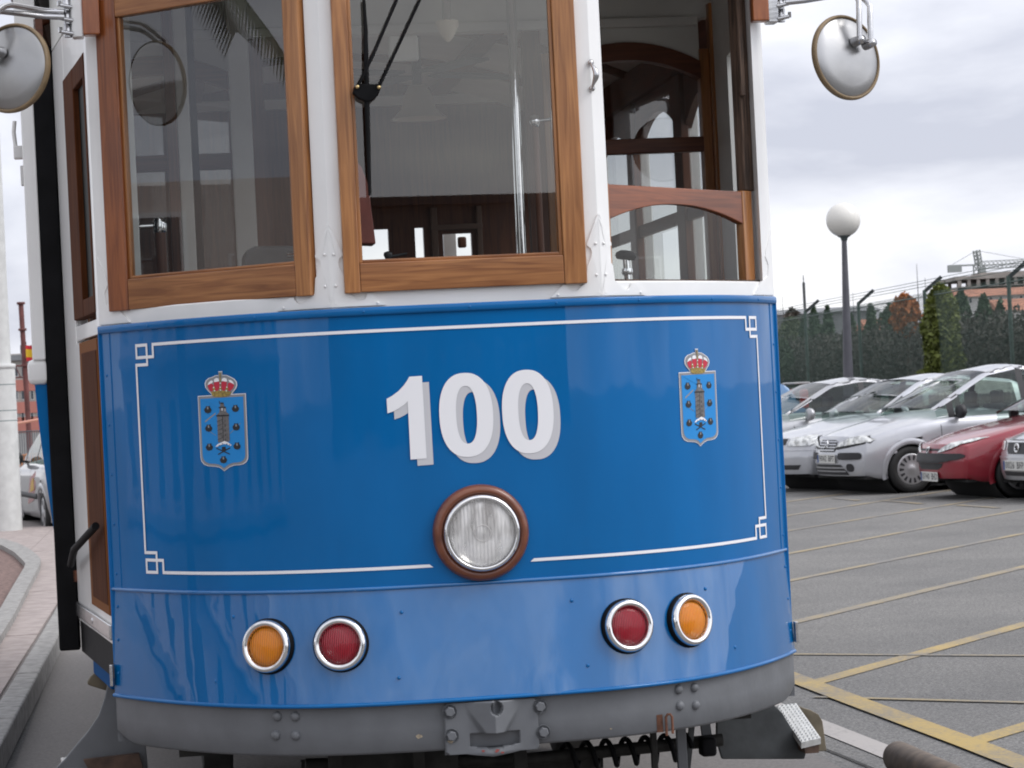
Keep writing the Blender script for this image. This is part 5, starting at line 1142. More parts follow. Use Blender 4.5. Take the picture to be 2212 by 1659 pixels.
def round_badge(root, nose, body):
    p = nose(0, .592, .012); MB().lathe([(.055, -.004), (.057, .006), (.05, .012), (.042, .009), (.0001, .009)], p, (1, 0, .1), 24).build('badge', CHR2, body)
    MB().prism([p + Vector((.0125, a, b)) for a, b in ((-.022, .022), (.02, .022), (.02, .012), (-.006, .006), (.02, -.006), (.02, -.024), (-.022, -.024), (-.022, -.012), (.004, -.008), (-.022, .006))], (.003, 0, 0)).build('badge_emblem', PLAST, body)
a1 = R(195)
make_car('parked_car', 'silver car with round badge in a black grille, cut off by the right edge', SILVER2, seat, put(2193, 28.2, a1, .80, 0), a1, 'cars in the parking row', plate=('0026 BFP', .405, .0), badge=[round_badge])
# two silver saloons farther left
sal = dict(seat, L=4.35, W=1.70, H=1.44, fo=.86, wb=2.52, rub=.47, rubdark=0, mirror=None,
    nose=[(.18, -.06), (.28, -.01), (.42, .0), (.52, .0), (.56, -.03), (.66, -.05), (.74, -.10), (.84, -.3)], top=[(-3.4, .96), (-2.8, .97), (-.6, .985), (-.28, .97), (.2, .885), (.6, .79), (.86, .705)], shoulder=[(-3.4, .90), (-1.5, .89), (-.2, .87), (.3, .80), (.6, .73), (.86, .64)],
    glass=dict(x=(1.28, 2.0, 2.5, 3.45, 3.95), zw=1.38, zr=1.33, rw=.66, posts=(2.45,), c=3.4),
    pieces=[('headlight', [(.34, .60), (.70, .605), (.765, .64), (.74, .70), (.62, .735), (.36, .715)], LAMPG, dict(mirror=True, out=.006, raise_=.012)), ('grille', [(-.30, .62), (.30, .62), (.32, .70), (-.32, .70)], PLAST, dict(out=.005)),
            ('bumper_line', [(-.78, .545), (.78, .545), (.78, .558), (-.78, .558)], SILVER, dict(out=.012)), ('lower_grille', [(-.60, .36), (.60, .36), (.55, .30), (-.55, .30)], PLAST, dict(out=.004)), ('front_lip', [(-.70, .235), (.70, .235), (.66, .20), (-.66, .20)], SILVER2, dict(out=.012))])
a4 = R(203)
make_car('parked_car', 'silver sedan with clear headlight, half hidden by the tram, in front of another silver car', SILVER, sal, put(1745, 33.0, a4, .72, .72), a4, 'cars in the parking row')
make_car('parked_car', 'silver car whose windscreen and roof show behind the silver sedan beside the tram', SILVER2, dict(sal, mirror=None), put(1740, 36.3, R(197), -.54, .9), R(197), 'cars in the parking row')
# blue car seen from behind the row
hb = dict(tall, H=1.47, pieces=[], glass=dict(tall['glass'], rw=.70))
a5 = R(184); r5, n5, b5, q5 = make_car('parked_car', 'light blue hatchback with rear spoiler and red tail lamp behind the silver cars', CARBLUE, hb, put(1752, 45, a5, -3.05, .7), a5, 'cars in the parking row')
MB().box((-2.98, 0, 1.40), (.30, 1.12, .035)).build('rear_spoiler', mat('silver_trim', (.4, .4, .4), .4), r5, bevel=.012)
for sy in (-1, 1): MB().box((-2.98, sy * .70, 1.12), (.16, .14, .34)).build('tail_lamp', TAILR, r5, bevel=.04)
# white rally style car beyond the pavement on the left
WHITEC = car_paint('pale_grey_car_paint', (.33, .33, .345)); ral = dict(low, pieces=[], slots=5)
a6 = R(108); r6, n6, b6, q6 = make_car('parked_car', 'pale car with red and yellow side decals parked at the left behind the tram', WHITEC, ral, put(99, 31.4, a6, -2.44, .75), a6)
mb = MB(); mb2 = MB()
def side_patch(mb, poly, o_=.004):
    tr = tessellate_polygon([[Vector((a, b, 0)) for a, b in poly]]); mb.add([Vector((a, (q6['side'](a, b, 1) + o_), b)) for a, b in poly], [tuple(t) for t in tr])
side_patch(mb, [(-1.1, .36), (-1.25, .50), (-1.5, .70), (-2.0, .80), (-2.0, .60), (-1.7, .42)]); mb.build('red_decal', TAILR, b6)
side_patch(mb2, [(-1.45, .52), (-1.6, .66), (-1.85, .72), (-1.85, .56)], .007); mb2.build('yellow_decal', mat('yellow_decal', (.6, .35, .02), .4), b6)
# ------------------------------------------------------------------ lamp post, fence, planting, far buildings
PG = mat('grey_green_post_paint', (.065, .082, .082), .5, noise=.15, nscale=6); GREENP = mat('green_fence_paint', (.06, .095, .08), .55, noise=.2, nscale=10)
YL = 40.; g_ = at(1821.5, 475, YL); pb = at(1833, 840, YL); rg_ = 37.3 / F_PX * YL
t = empty('street_lamp', (g_.x, YL, 0), 0, 'street lamp with white globe on a tapered grey post behind the parked cars', 'street lamp')
lean = Vector(((pb.x - g_.x) / (pb.z - g_.z), 0, 1)); foot = -lean * 0
zb = g_.z - rg_ * .96
MB().tube([(-lean.x * g_.z * 0 + (g_.x - g_.x) + (pb.x - g_.x) * (g_.z - 0) / (g_.z - pb.z), 0, 0), (0, 0, zb)], .105, 16, r1=.040).build('post', mat('lamp_post_paint', (.085, .085, .10), .45, noise=.12, nscale=5), t)
MB().lathe([(.045, -.05), (.06, 0), (.10, .02), (.12, .05), (.0001, .05)], (0, 0, zb - .02), (0, 0, 1), 20).build('collar', PG, t)
n = 18; MB().lathe([(max(.0001, rg_ * math.sin(PI * i / n)), -rg_ * math.cos(PI * i / n)) for i in range(n + 1)], (0, 0, g_.z), (0, 0, 1), 32).build('globe', mat('opal_globe', (.74, .72, .67), .35, coat=.2), t)
# chain-link fence
tops = [(1739, 672, 60.), (1858, 652, 54.), (2021, 625, 48.2), (2178, 596, 42.6)]
pp = [at(*q) for q in tops]; dirv = (pp[-1] - pp[0]); dirv.z = 0; dl = dirv.length / 3; dirv.normalize()
P0 = Vector((pp[0].x, pp[0].y, 0)); FH = sum(p.z for p in pp) / 4
fence = empty('chain_link_fence', P0, 0, 'green chain-link fence with angled post tops and barbed wire behind the car park', 'fence')
outv = Vector((dirv.y, -dirv.x, 0)); outv = outv if outv.x > 0 else -outv
posts = [-2, -1, 0, 1, 2, 3, 4]
ht = lambda i: FH + (i - 1.5) * 0.0
for i in posts:
    b = dirv * dl * i; z1 = pp[i].z if 0 <= i < 4 else FH
    o = MB().tube([b, b + Vector((0, 0, z1))], .036, 10).build('fence_post', GREENP, fence)
    MB().bar(b + Vector((0, 0, z1 - .03)), b + outv * .33 + dirv * .05 + Vector((0, 0, z1 + .24)), .06, .07).build('barb_arm', mat('dark_arm', (.022, .03, .03), .6), o)
f0, f1 = dirv * dl * posts[0], dirv * dl * posts[-1]; span = (f1 - f0).length
for z in (.12, 1.25, FH - .12): MB().tube([f0 + Vector((0, 0, z)), f1 + Vector((0, 0, z))], .012, 6).build('tension_wire', GREENP, fence)
for k in (.35, .65, .95): MB().tube([f0 + outv * .33 * k + Vector((0, 0, FH + .24 * k)), f1 + outv * .33 * k + Vector((0, 0, FH + .24 * k))], .006, 5).build('barbed_wire', GREENP, fence)
mb = MB(); pit = .075; hN = FH - .1; w_ = .0022
k = -hN
while k < span:
    for s in (1, -1):
        a0, a1 = (k, k + hN) if s > 0 else (k + hN, k); z0, z1 = .05, FH - .05
        lo, hi = 0., 1.
        xa, xb = a0, a1
        if min(xa, xb) < 0 or max(xa, xb) > span:
            t0 = [q for q in (0., 1.) ]
            def clipt(x): return (x - xa) / (xb - xa)
            tt = sorted((clipt(0), clipt(span))); lo, hi = max(0, tt[0]), min(1, tt[1])
            if hi <= lo: continue
        A = f0 + dirv * (xa + (xb - xa) * lo) + Vector((0, 0, z0 + (z1 - z0) * lo)); B = f0 + dirv * (xa + (xb - xa) * hi) + Vector((0, 0, z0 + (z1 - z0) * hi))
        u = outv * w_; v_ = Vector((0, 0, w_))
        mb.add([A - u, A + v_, A + u, B - u, B + v_, B + u], [(0, 1, 4, 3), (1, 2, 5, 4), (2, 0, 3, 5)])
    k += pit
mb.build('chain_link_mesh', GREENP, fence, fix=False, kind='stuff')
# foliage built from many small leaf faces
def leaf_mat(nm, c, var=.45):
    m = bpy.data.materials.new(nm); m.use_nodes = True; t_ = m.node_tree; b = t_.nodes['Principled BSDF']; b.inputs['Roughness'].default_value = .65
    gm = t_.nodes.new('ShaderNodeNewGeometry'); r_ = t_.nodes.new('ShaderNodeValToRGB'); r_.color_ramp.elements[0].color = (*[q * (1 - var) for q in c], 1); r_.color_ramp.elements[1].color = (*[q * (1 + var) for q in c], 1)
    t_.links.new(gm.outputs['Random Per Island'], r_.inputs[0]); t_.links.new(r_.outputs[0], b.inputs['Base Color']); return m
def leaves(mb, rng, n, pos, size):
    for _ in range(n):
        p = pos(rng); s = size * rng.uniform(.6, 1.4)
        a = Vector((rng.gauss(0, 1), rng.gauss(0, 1), rng.gauss(0, .8))).normalized(); b = a.orthogonal().normalized(); b = (b * math.cos(rng.uniform(0, 6)) + a.cross(b) * math.sin(rng.uniform(0, 6)))
        c = a.cross(b) * .5
        mb.add([p - b * s, p + c * s, p + b * s, p - c * s], [(0, 1, 2, 3)])
HEDGE = leaf_mat('hedge_leaf', (.046, .041, .031), .3); GRN = leaf_mat('dark_conifer_leaf', (.052, .088, .045)); YGR = leaf_mat('yellow_green_leaf', (.125, .15, .030)); RST = leaf_mat('russet_leaf', (.36, .12, .03)); PGR = leaf_mat('pale_grass_green_leaf', (.095, .12, .055))
BARK = mat('bark', (.06, .045, .032), .9)
hoff = outv * .75; hh = 2.58
def hedge_top(u):                                              # u metres along the fence from its far end
    return hh + .10 * math.sin(u * 1.7) + .07 * math.sin(u * 4.1 + 1) - .12
rng = random.Random(11); mb = MB(); HS = 4.0
def hp(r):
    u = r.uniform(-HS, span + HS); z = hedge_top(u) * (r.random() ** .8); d = r.uniform(0, 1.0); bul = .18 * math.sin(u * 2.3 + z * 3) + .12 * math.sin(u * 5.1 - z * 4)
    return P0 + f0 + dirv * u + hoff + outv * (d + bul) + Vector((0, 0, z))
leaves(mb, rng, 60000, hp, .05)
core = [P0 + f0 + dirv * (-HS) + hoff + outv * .55, P0 + f0 + dirv * (span + HS) + hoff + outv * .55]
for a in (0, .35): mb.add([core[0] + outv * a, core[1] + outv * a, core[1] + outv * a + Vector((0, 0, hh * .86)), core[0] + outv * a + Vector((0, 0, hh * .86))], [(0, 1, 2, 3)])
o = mb.build('hedge', HEDGE, fix=False); tag(o, 'long dark brownish hedge growing right behind the chain-link fence', 'hedge')
def shrub(nm, label, px, ytop, dy, wpx, m, dens, cat='shrub', zlow=.3, shape='cone', lf=.05, group=None, out=.5, trunk=True):
    """dy: metres behind the fence line at that column"""
    # intersect the column with the fence line pushed back by dy
    lo, hi = 20., 140.
    for _ in range(40):
        Y = (lo + hi) / 2; p = at(px, ytop, Y); q = p - (P0 + outv * dy); sd = q.x * outv.x + q.y * outv.y
        if sd > 0: hi = Y
        else: lo = Y
    Y = (lo + hi) / 2; top = at(px, ytop, Y); w = wpx / F_PX * Y / 2; rn = random.Random(int(px * 13))
    root = empty(nm, (top.x, Y, 0), 0, label, cat, group); H = top.z; z0 = H * zlow; lumps = [(rn.uniform(0, 6.28), rn.uniform(0, 1), rn.uniform(.5, 1)) for _ in range(16)]
    def pos(r):
        z = r.random(); a = r.uniform(0, 6.28); rr = w * ((1 - z ** 2.2) ** .6 if shape == 'cone' else (max(0, 1 - (2 * z - 1) ** 2)) ** .5 if shape == 'ball' else (1 - z ** 5) ** .5)
        k = 1 + .28 * sum(l[2] * math.exp(-((math.atan2(math.sin(a - l[0]), math.cos(a - l[0]))) / .5) ** 2 - ((z - l[1]) / .10) ** 2) for l in lumps) - .16
        rr *= k * (r.random() ** .4); return Vector((rr * math.cos(a), rr * math.sin(a), z0 + (H - z0) * z + r.gauss(0, .03)))
    mb = MB(); leaves(mb, rn, int(dens * 1.8), pos, lf); mb.build('crown', m, root, fix=False)
    if trunk: MB().tube([(0, 0, 0), (.02, 0, z0 + .1), (0, .02, H * .75)], .05, 8, r1=.015).build('trunk', BARK, root)
    return root
shrub('yellow_green_conifer', 'tall yellow-green conifer column growing through the fence beside the russet shrub', 2030, 620, .15, 92, YGR, 5200, 'conifer', .40, 'col', lf=.06)
shrub('russet_shrub', 'russet orange shrub standing above the dark hedge left of the yellow-green conifer', 1954, 640, .9, 66, RST, 2200, 'shrub', .74, 'ball')
shrub('green_shrub', 'dark green shrub just left of the russet shrub', 1922, 660, 1.5, 50, GRN, 1500, 'shrub', .5, 'col')
for px, yt, wp, lb in ((2076, 632, 74, 'dark green conifer immediately right of the yellow-green conifer'), (2124, 640, 62, 'dark green conifer under the unfinished concrete building'), (2160, 654, 48, 'small dark conifer left of the last fence post'),
                       (1880, 659, 42, 'dark green conifer directly right of the second fence post'), (1787, 664, 40, 'pointed dark conifer just left of the street lamp'), (1757, 666, 40, 'pointed dark conifer right of the first fence post'),
                       (1838, 682, 36, 'small dark conifer between street lamp and second fence post'), (1735, 688, 34, 'low dark conifer next to the first fence post')):
    shrub('conifer', lb, px, yt, 1.9, wp, GRN, 1700, 'conifer', .45, 'cone', group='conifers behind the hedge')
shrub('pale_shrub', 'pale green shrub beside the tram at the far end of the fence', 1708, 688, 2.2, 92, PGR, 2600, 'shrub', .3, 'ball')
shrub('dark_shrub', 'dark green shrub low beside the tram, before the pale green shrub', 1690, 735, .6, 60, GRN, 2600, 'shrub', .05, 'col')
shrub('bare_shrub', 'brown bare twiggy shrub on the grey roofs near the first fence post', 1710, 672, 60, 26, leaf_mat('twig_brown', (.10, .085, .07)), 300, 'shrub', .72, 'ball', lf=.25, trunk=False)
# far buildings
def B_(nm, label, px0, px1, ytop, ybot, Y, dep, m, cat='building', roof=None, rh=0, wins=None, wm=None, group=None):
    a, b = at(px0, ytop, Y), at(px1, ytop, Y); zt_ = (a.z + b.z) / 2; cx_ = (a.x + b.x) / 2; w = b.x - a.x; zb_ = min(0., at(px0, ybot, Y).z)
    root = empty(nm, (cx_, Y, 0), 0, label, cat, group)
    MB().box((0, dep / 2, (zt_ + zb_) / 2), (w, dep, zt_ - zb_)).build('wall', m, root)
    if roof is not None:
        e = .4; pts = [(-w / 2 - e, -e, zt_), (w / 2 + e, -e, zt_), (w / 2 + e, dep + e, zt_), (-w / 2 - e, dep + e, zt_), (-w / 2 - e, dep / 2, zt_ + rh), (w / 2 + e, dep / 2, zt_ + rh)]
        MB().add(pts, [(0, 1, 5, 4), (2, 3, 4, 5), (0, 4, 3), (1, 2, 5)]).build('roof', roof, root)
    for (u0, v0, u1, v1) in (wins or []):
        p, q = at(u0, v0, Y), at(u1, v1, Y); zq = sorted((p.z, q.z))
        f = MB().box(((p.x + q.x) / 2 - cx_, -.03, (zq[0] + zq[1]) / 2), (abs(q.x - p.x), .10, zq[1] - zq[0])).build('window', mat('window_frame_white', (.6, .6, .6), .5), root)
        MB().box(((p.x + q.x) / 2 - cx_, -.09, (zq[0] + zq[1]) / 2), (abs(q.x - p.x) * .7, .04, (zq[1] - zq[0]) * .8)).build('pane', wm or mat('dark_pane', (.05, .06, .07), .15), f)
    return root, cx_, zt_
CONCR = mat('bare_concrete', (.31, .28, .255), .85, noise=.2, nscale=.4); CREAM = mat('cream_wall', (.46, .43, .40), .8, noise=.1, nscale=.3); TILE = mat('red_roof_tile', (.42, .19, .12), .8, noise=.2, nscale=.8); WALLW = mat('white_wall', (.60, .59, .58), .8, noise=.08, nscale=.4); SLATE = mat('grey_roofing', (.21, .215, .225), .7, noise=.12, nscale=.5)
YC = 260.
def unfinished():
    a, b = at(2068, 601, YC), at(2300, 570, YC); root = empty('unfinished_building', (a.x, YC, 0), 0, 'unfinished concrete building with open storeys under the tower crane', 'building'); w = b.x - a.x; D = 12; zf = a.z
    MB().box((w / 2, D / 2, zf - 2.6), (w, D, 3.2)).build('lower_wall', CONCR, root); MB().box((w / 2, D / 2, zf + .0), (w + .4, D, .35)).build('top_slab', CONCR, root); MB().box((w / 2, D / 2, zf - 1.05), (w + .2, D, .3)).build('floor_slab', CONCR, root)
    for i in range(12):
        x = .25 + (w - .5) * i / 11
        for y in (.3, D - .3): MB().box((x, y, zf - .5), (.35, .35, 1.0)).build('column', CONCR, root)
    MB().box((w * .62, D * .6, zf + .0), (w * .66, D * .5, 1.2)).build('stair_core', CONCR, root)
    for i in range(6): MB().box((3.2 + i * 1.2, -.02, zf - 1.9), (.55, .1, .8)).build('opening', mat('dark_pane', (.05, .06, .07), .15), root)
unfinished()
B_('tiled_house', 'white house with long red tiled roof below the unfinished building', 2056, 2260, 638, 860, 225., 10, WALLW, 'house', TILE, .8, [(2070 + 22 * k, 644 - k, 2078 + 22 * k, 656 - k) for k in range(8)])
B_('tiled_house', 'red tiled house at the right edge behind the conifers', 2170, 2330, 668, 860, 190., 8, WALLW, 'house', TILE, 1.0)
B_('gabled_house', 'small white gabled house with red roof between the lamp and the russet shrub', 1888, 1922, 715, 860, 150., 6, WALLW, 'house', TILE, .8, [(1893, 722, 1898, 736), (1906, 720, 1911, 734)])
B_('house', 'pale house with grey upper wall above the russet shrub', 1905, 1945, 700, 860, 175., 8, CREAM, 'house', SLATE, 1.0)
B_('grey_roofed_hall', 'long low grey roofed hall on the horizon right of the tram', 1640, 1900, 676, 860, 330., 20, SLATE, 'building', SLATE, .9)
for px, y0, y1, Y, lb in ((1735, 594, 690, 120., 'thick aerial mast standing between the tram and the street lamp'), (1690, 640, 690, 300., 'thin aerial mast nearest the tram'), (1842, 632, 690, 300., 'thin aerial mast just right of the lamp post'), (1980, 570, 650, 240., 'thin aerial left of the conifer top'), (1998, 600, 650, 240., 'thin short aerial beside the conifer top')):
    a = at(px, y0, Y); t_ = empty('aerial_mast', (a.x, Y, 0), 0, lb, 'aerial mast', 'aerial masts on the skyline'); MB().tube([(0, 0, 0), (0, 0, a.z)], .0004 * Y + .01 if Y > 200 else .10, 6, r1=.02).build('mast', DKGREY, t_)
    if Y < 200: MB().bar((-.0, 0, a.z - .35), (.0, 0, a.z - 1.6), .12, .12).build('antenna_panel', DKGREY, t_)
# tower crane
YK = 420.; kb = at(2118, 640, YK); crane = empty('tower_crane', (kb.x, YK, 0), 0, 'distant tower crane with long jib over the unfinished building', 'crane'); CR = mat('crane_paint', (.30, .32, .31), .6)
jz = at(2118, 573, YK).z; tz = at(2113, 541, YK).z; m_ = F_PX / YK
def lattice(mb, A, B, s, n, r):
    A, B = Vector(A), Vector(B); d = (B - A); u = d.normalized().orthogonal().normalized() * s; v_ = d.normalized().cross(u.normalized()) * s; C_ = [u + v_, u - v_, -u - v_, -u + v_]
    for c in C_: mb.tube([A + c, B + c], r, 4)
    for k in range(n):
        for i in range(4): mb.tube([A + d * k / n + C_[i], A + d * (k + 1) / n + C_[(i + 1) % 4]], r * .7, 3, caps=False)
mb = MB(); lattice(mb, (0, 0, 0), (0, 0, jz), .65, 16, .13); mb.build('mast', CR, crane)
mb = MB(); x1 = (2300 - 2118) / m_; lattice(mb, (0, 0, jz), (x1, 0, jz + .0), .45, 20, .10); mb.build('jib', mat('crane_jib_paint', (.42, .44, .43), .6), crane)
x0 = (2052 - 2118) / m_; MB().bar((x0, 0, jz + .1), (0, 0, jz + .1), .9, .25).build('counter_jib', CR, crane); MB().box((x0 + 1.0, 0, jz - .35), (2.2, 1.2, 1.2)).build('counterweight', CR, crane)
mb = MB(); lattice(mb, (0, 0, jz), (-.3, 0, tz), .4, 4, .14); mb.build('tower_head', CR, crane); MB().box((.4, -.8, jz - 1.0), (1.0, 1.0, 1.3)).build('cab', CR, crane)
MB().tube([(-.3, 0, tz), (x0 + .6, 0, jz + .3)], .05, 4).build('tie_cable', CR, crane); MB().tube([(-.3, 0, tz), (x1 * .6, 0, jz + .5)], .05, 4).build('tie_cable', CR, crane)

# ------------------------------------------------------------------ left of the tram
MASTW = mat('white_mast_paint', (.57, .575, .56), .45, noise=.08, nscale=8)
YM = 30.6; r_ = .205; cR = at(36, 1000, YM); top_ = at(14, 500, YM)
t = empty('white_mast', (cR.x - r_ + .03, YM, 0), 0, 'thick white steel mast standing on the pink pavement at the left edge', 'mast')
zj = at(20, 792, YM).z; z2, z3, z4 = at(25, 838, YM).z, at(30, 886, YM).z, at(30, 908, YM).z
MB().lathe([(r_, ZP - .02), (r_, zj - .02), (r_ * .99, zj)], (0, 0, 0), (0, 0, 1), 32).build('sleeve', MASTW, t); MB().lathe([(r_ * .80, zj), (r_ * .78, 9.0)], (0, 0, 0), (0, 0, 1), 28).build('upper_tube', MASTW, t)
MB().lathe([(r_ * .82, zj - .03), (r_ * 1.05, zj - .02), (r_ * 1.05, zj + .03), (r_ * .82, zj + .04)], (0, 0, 0), (0, 0, 1), 32).build('collar', MASTW, t)
BAND = mat('thin_steel_band', (.20, .24, .24), .5)
for z in (at(30, 830, YM).z, z3, z4): MB().lathe([(r_ * 1.004, z - .006), (r_ * 1.008, z), (r_ * 1.004, z + .006)], (0, 0, 0), (0, 0, 1), 32).build('steel_band', BAND, t)
PINKW = mat('salmon_wall', (.50, .20, .16), .8, noise=.1, nscale=.3); BEIGE = mat('beige_wall', (.42, .39, .36), .8, noise=.1, nscale=.3)
YB2 = 230.
wins = [(u, v, u + 8, v + 22) for v in (792, 842, 890) for u in (32, 46, 66, 80, 98)]
root, cxb, ztb = B_('apartment_building', 'beige and salmon apartment building in the gap between the white mast and the tram', -30, 190, 762, 1000, YB2, 14, BEIGE, 'building', None, 0, wins)
for v0, v1 in ((824, 838), (872, 886), (905, 935)):
    p, q = at(-28, v0, YB2), at(188, v1, YB2); MB().box(((p.x + q.x) / 2 - cxb, -.05, (p.z + q.z) / 2), (q.x - p.x, .12, abs(p.z - q.z))).build('salmon_band', PINKW, root)
p, q = at(-30, 776, YB2), at(190, 768, YB2); MB().box(((p.x + q.x) / 2 - cxb, -.2, p.z), (q.x - p.x, .5, .5)).build('cornice', SLATE, root)
p = at(36, 760, YB2)
for k in range(5): MB().tube([(p.x - cxb + k * .5, 2, ztb), (p.x - cxb + k * .5, 2, ztb + .8 + .3 * (k % 2))], .05, 5).build('roof_aerial', DKGREY, root)
YP = 62.; a, b = at(45, 655, YP), at(62, 925, YP); RUSTP = mat('red_oxide_paint', (.15, .05, .045), .7, noise=.25, nscale=4)
t = empty('red_pole', (a.x, YP, 0), 0, 'rust red pole with flanges and cross arm beside the white mast', 'pole'); MB().tube([(0 + (b.x - a.x) * a.z / (a.z - b.z), 0, 0), (0, 0, a.z)], .062, 10).build('pole', RUSTP, t)
for v in (655, 712, 790): z = at(48, v, YP).z; MB().lathe([(.0001, -.03), (.10, -.03), (.10, .03), (.0001, .03)], ((b.x - a.x) * (a.z - z) / (a.z - b.z), 0, z), (0, 0, 1), 12).build('flange', RUSTP, t)
mb = MB(); z = at(50, 790, YP).z
for dz in (0, -.28): mb.tube([(-.42, 0, z + dz), (.62, 0, z + dz)], .02, 6)
for k in range(6): mb.tube([(-.40 + k * .2, 0, z), (-.30 + k * .2, 0, z - .28)], .014, 5)
mb.build('cross_arm', RUSTP, t)
p = at(57, 746, YP); fl = empty('flag', (p.x, YP - .1, p.z), 0, 'small red and yellow striped flag hanging beside the rust red pole', 'flag')
hF = 34 / F_PX * YP; wF = .30
for k, (u0, u1, m) in enumerate(((0, .25, mat('flag_red', (.55, .02, .03), .7)), (.25, .75, mat('flag_yellow', (.70, .45, .02), .7)), (.75, 1, mat('flag_red', (.55, .02, .03), .7)))):
    mb = MB(); mb.grid([[Vector((wF * i / 8, .03 * math.sin(i * .9), -hF * u - .03 * (i / 8))) for i in range(9)] for u in (u0, u1)]); mb.grid([[Vector((wF * i / 8, .006 + .03 * math.sin(i * .9), -hF * u - .03 * (i / 8))) for i in range(9)] for u in (u0, u1)]); mb.build('flag_stripe', m, fl, fix=False)
p = at(66, 914, 56.); t = empty('orange_canopy', (p.x, 56., 0), 0, 'low salmon orange canopy in front of the apartment building', 'canopy'); w2 = .75
MB().add([(-w2, 0, p.z - .05), (w2, 0, p.z + .14), (w2, .9, p.z + .2), (-w2, .9, p.z + .0), (-w2, 0, p.z - .08), (w2, 0, p.z + .11), (w2, .9, p.z + .17), (-w2, .9, p.z - .03)], [(0, 1, 2, 3), (4, 7, 6, 5), (0, 4, 5, 1), (1, 5, 6, 2), (2, 6, 7, 3), (3, 7, 4, 0)]).build('canopy_sheet', mat('salmon_canvas', (.50, .22, .15), .7), t)
for x in (-w2 + .05, w2 - .05): MB().tube([(x, .4, 0), (x, .4, p.z)], .03, 8).build('leg', DKGREY, t)
# grey railing and orange barriers
def railing(nm, label, px0, px1, ytop, Y, m, hbar, nb, cat, group=None, rail=.02, z0=.15, panel=False):
    a, b = at(px0, ytop, Y), at(px1, ytop, Y); w = b.x - a.x; root = empty(nm, (a.x, Y, 0), 0, label, cat, group); H = a.z
    MB().tube([(0, 0, 0), (0, 0, H), (w, 0, H), (w, 0, 0)], rail, 8).build('frame', m, root); MB().tube([(0, 0, z0), (w, 0, z0)], rail, 8).build('lower_rail', m, root)
    for k in range(1, nb): MB().tube([(w * k / nb, 0, z0), (w * k / nb, 0, H)], rail * .55, 6).build('bar', m, root)
    if panel: MB().box((w * .55, -.02, H - .2), (.22, .01, .14)).build('sign_panel', mat('orange_panel', (.55, .20, .03), .5), root)
    return root
GREYR = mat('grey_railing_paint', (.15, .155, .165), .6); ORB = mat('orange_barrier_paint', (.55, .22, .07), .5)
r_1 = railing('railing', 'dark grey upright railing behind the orange barriers', 10, 130, 934, 50., GREYR, 1, 26, 'railing')
railing('crowd_barrier', 'orange crowd barrier with small orange panel, farther one behind the mast', 58, 135, 981, 44., ORB, 1, 12, 'barrier', 'orange crowd barriers', .022, .25, True)
railing('crowd_barrier', 'orange crowd barrier left of the other, next to the mast', 20, 57, 984, 44.4, ORB, 1, 7, 'barrier', 'orange crowd barriers', .022, .25)
railing('crowd_barrier', 'orange crowd barrier standing lower and nearer, beside the white car', 44, 120, 1016, 40., ORB, 1, 12, 'barrier', 'orange crowd barriers', .022, .25)
KW = mat('pale_concrete_block', (.40, .40, .40), .8); p = at(62, 1105, 37.)
o = MB().box((p.x, 37., .20), (1.6, .35, .40)).build('concrete_block', KW, bevel=.03); tag(o, 'pale low concrete block between the mast and the white car', 'block')
# brown guard pipe lying along the track at the lower right
A = gp(1888, 1648); PIPE = mat('brown_pipe', (.125, .088, .058), .6, noise=.3, nscale=16, bump=.2, bscale=30); d_ = Vector((ST, -CT, 0))
Ac = Vector((A.x + .05, A.y - .28, .062)); t = empty('guard_pipe', (Ac.x, Ac.y, 0), 0, 'brown rounded guard pipe lying beside the track at the lower right corner', 'pipe')
zc = Ac.z; MB().lathe([(.0001, -.022), (.036, -.016), (.055, -.003), (.060, .016), (.060, 3.2), (.0001, 3.2)], (0, 0, zc), d_, 28).build('pipe', PIPE, t)
for k in (.5, 2.3): MB().box(d_ * k + Vector((0, 0, .02)), (.16, .08, .04), rz=TH).build('foot', PIPE, t)

# ------------------------------------------------------------------ what the windows and the paint reflect: the street side behind the camera
def palm(x, y, h, label, seed):
    rn = random.Random(seed); t = empty('palm_tree', (x, y, 0), 0, label, 'palm tree', 'palm trees on the promenade'); MB().tube([(0, 0, 0), (.06, 0, h * .5), (0, .05, h)], .22, 14, r1=.17).build('trunk', BARK, t)
    PL = leaf_mat('palm_leaf', (.045, .06, .028))
    for k in range(14):
        a = 2 * PI * k / 14 + rn.uniform(-.1, .1); el = rn.uniform(.15, .9); L = rn.uniform(1.9, 2.5); mb = MB(); prev = None; pts = []
        for i in range(13):
            s = i / 12; r = L * s; pts.append(Vector((math.cos(a) * r * (1 - .12 * s), math.sin(a) * r * (1 - .12 * s), h + r * math.sin(el) * .8 - 1.15 * s * s * L * .62)))
        mb.tube(pts, .018, 5, r1=.005)
        for i in range(1, 12):
            for j in range(8):
                p = pts[i] + (pts[i + 1] - pts[i]) * j / 8; tdir = (pts[i + 1] - pts[i - 1]).normalized(); sd = tdir.cross(Vector((0, 0, 1))).normalized(); ll = .42 * (1 - abs(i / 12 - .45) * .9)
                for s in (-1, 1): e = p + (sd * s * .8 + tdir * .5 + Vector((0, 0, -.55))).normalized() * ll; q = tdir * .017; mb.add([p - q, p + q, e], [(0, 1, 2)])
        mb.build('frond', PL, t, fix=False)
palm(-6.6, 7.15, 4.15, 'palm tree with drooping fronds mirrored in the left tram window', 3)
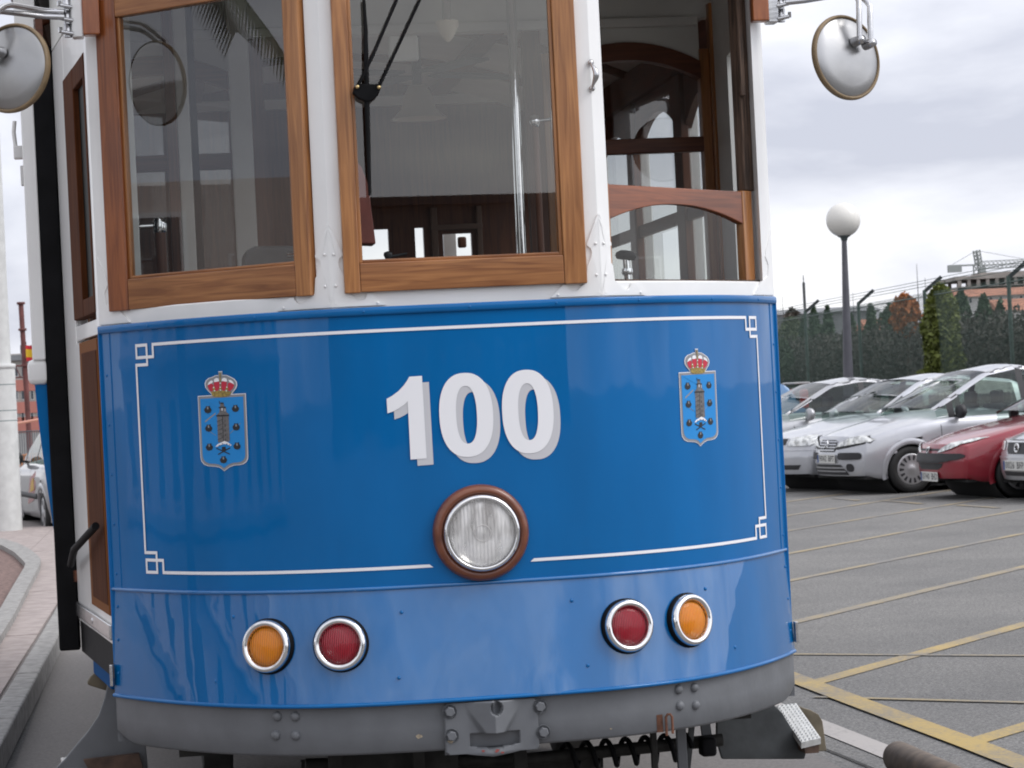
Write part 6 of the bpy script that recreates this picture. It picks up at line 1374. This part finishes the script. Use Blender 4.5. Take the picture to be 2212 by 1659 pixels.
def street_front(nm, label, c, rz, w, h, storeys, bays, m):
    root = empty(nm, c, rz, label, 'building'); MB().box((0, 4, h / 2), (w, 8, h)).build('wall', m, root); sh = h / storeys
    for s in range(storeys):
        MB().box((0, -.35, s * sh + sh * .04 + (.0 if s else .1)), (w, .7, .14)).build('balcony_slab', SLATE, root)
        for b in range(bays):
            x = -w / 2 + w * (b + .5) / bays; f = MB().box((x, -.02, s * sh + sh * .52), (w / bays * .42, .12, sh * .62)).build('window', mat('window_frame_white', (.6, .6, .6), .5), root); MB().box((x, -.09, s * sh + sh * .52), (w / bays * .36, .04, sh * .56)).build('pane', mat('dark_pane', (.05, .06, .07), .15), f)
    return root
street_front('promenade_building', 'salmon building with dark balconies mirrored in the tram windows', (-21, 2, 0), R(-76) + PI, 30, 4.0, 2, 12, mat('reflected_salmon_wall', (.50, .44, .41), .8))
HW = [mat('far_house_wall', (.10, .095, .09), .8), mat('far_house_wall_dark', (.06, .058, .056), .8)]
xh = -24
for k in range(5):
    w = (13, 15, 12, 16, 14)[k]; h = (8.2, 7.4, 8.9, 8.1, 9.0)[k]
    lb = ('lowest flat-roofed block in the dark row mirrored in the tram front', 'flat-roofed block second from one end of the row mirrored in the tram front', 'middle flat-roofed block of the dark row mirrored in the tram front', 'wide flat-roofed block next to the middle one, mirrored in the tram front', 'tallest flat-roofed block ending the row mirrored in the tram front')[(1, 0, 2, 3, 4)[k]]
    root = empty('building', (xh + w / 2, -70 - k % 2, 0), PI, lb, 'building', 'blocks behind the viewer'); xh += w + .3
    MB().box((0, 4, h / 2), (w, 8, h)).build('wall', HW[k % 2], root); MB().box((0, 4, h + .15), (w + .5, 8.5, .3)).build('roof', mat('dark_roof', (.05, .042, .04), .8), root)
    for q in range(6):
        for zf in (.30, .68): f = MB().box((-w / 2 + w * (q + .5) / 6, -.03, h * zf), (1.0, .1, 1.5)).build('window', mat('window_frame_white', (.6, .6, .6), .5), root); MB().box((-w / 2 + w * (q + .5) / 6, -.09, h * zf), (.8, .04, 1.3)).build('pane', mat('dark_pane', (.05, .06, .07), .15), f)
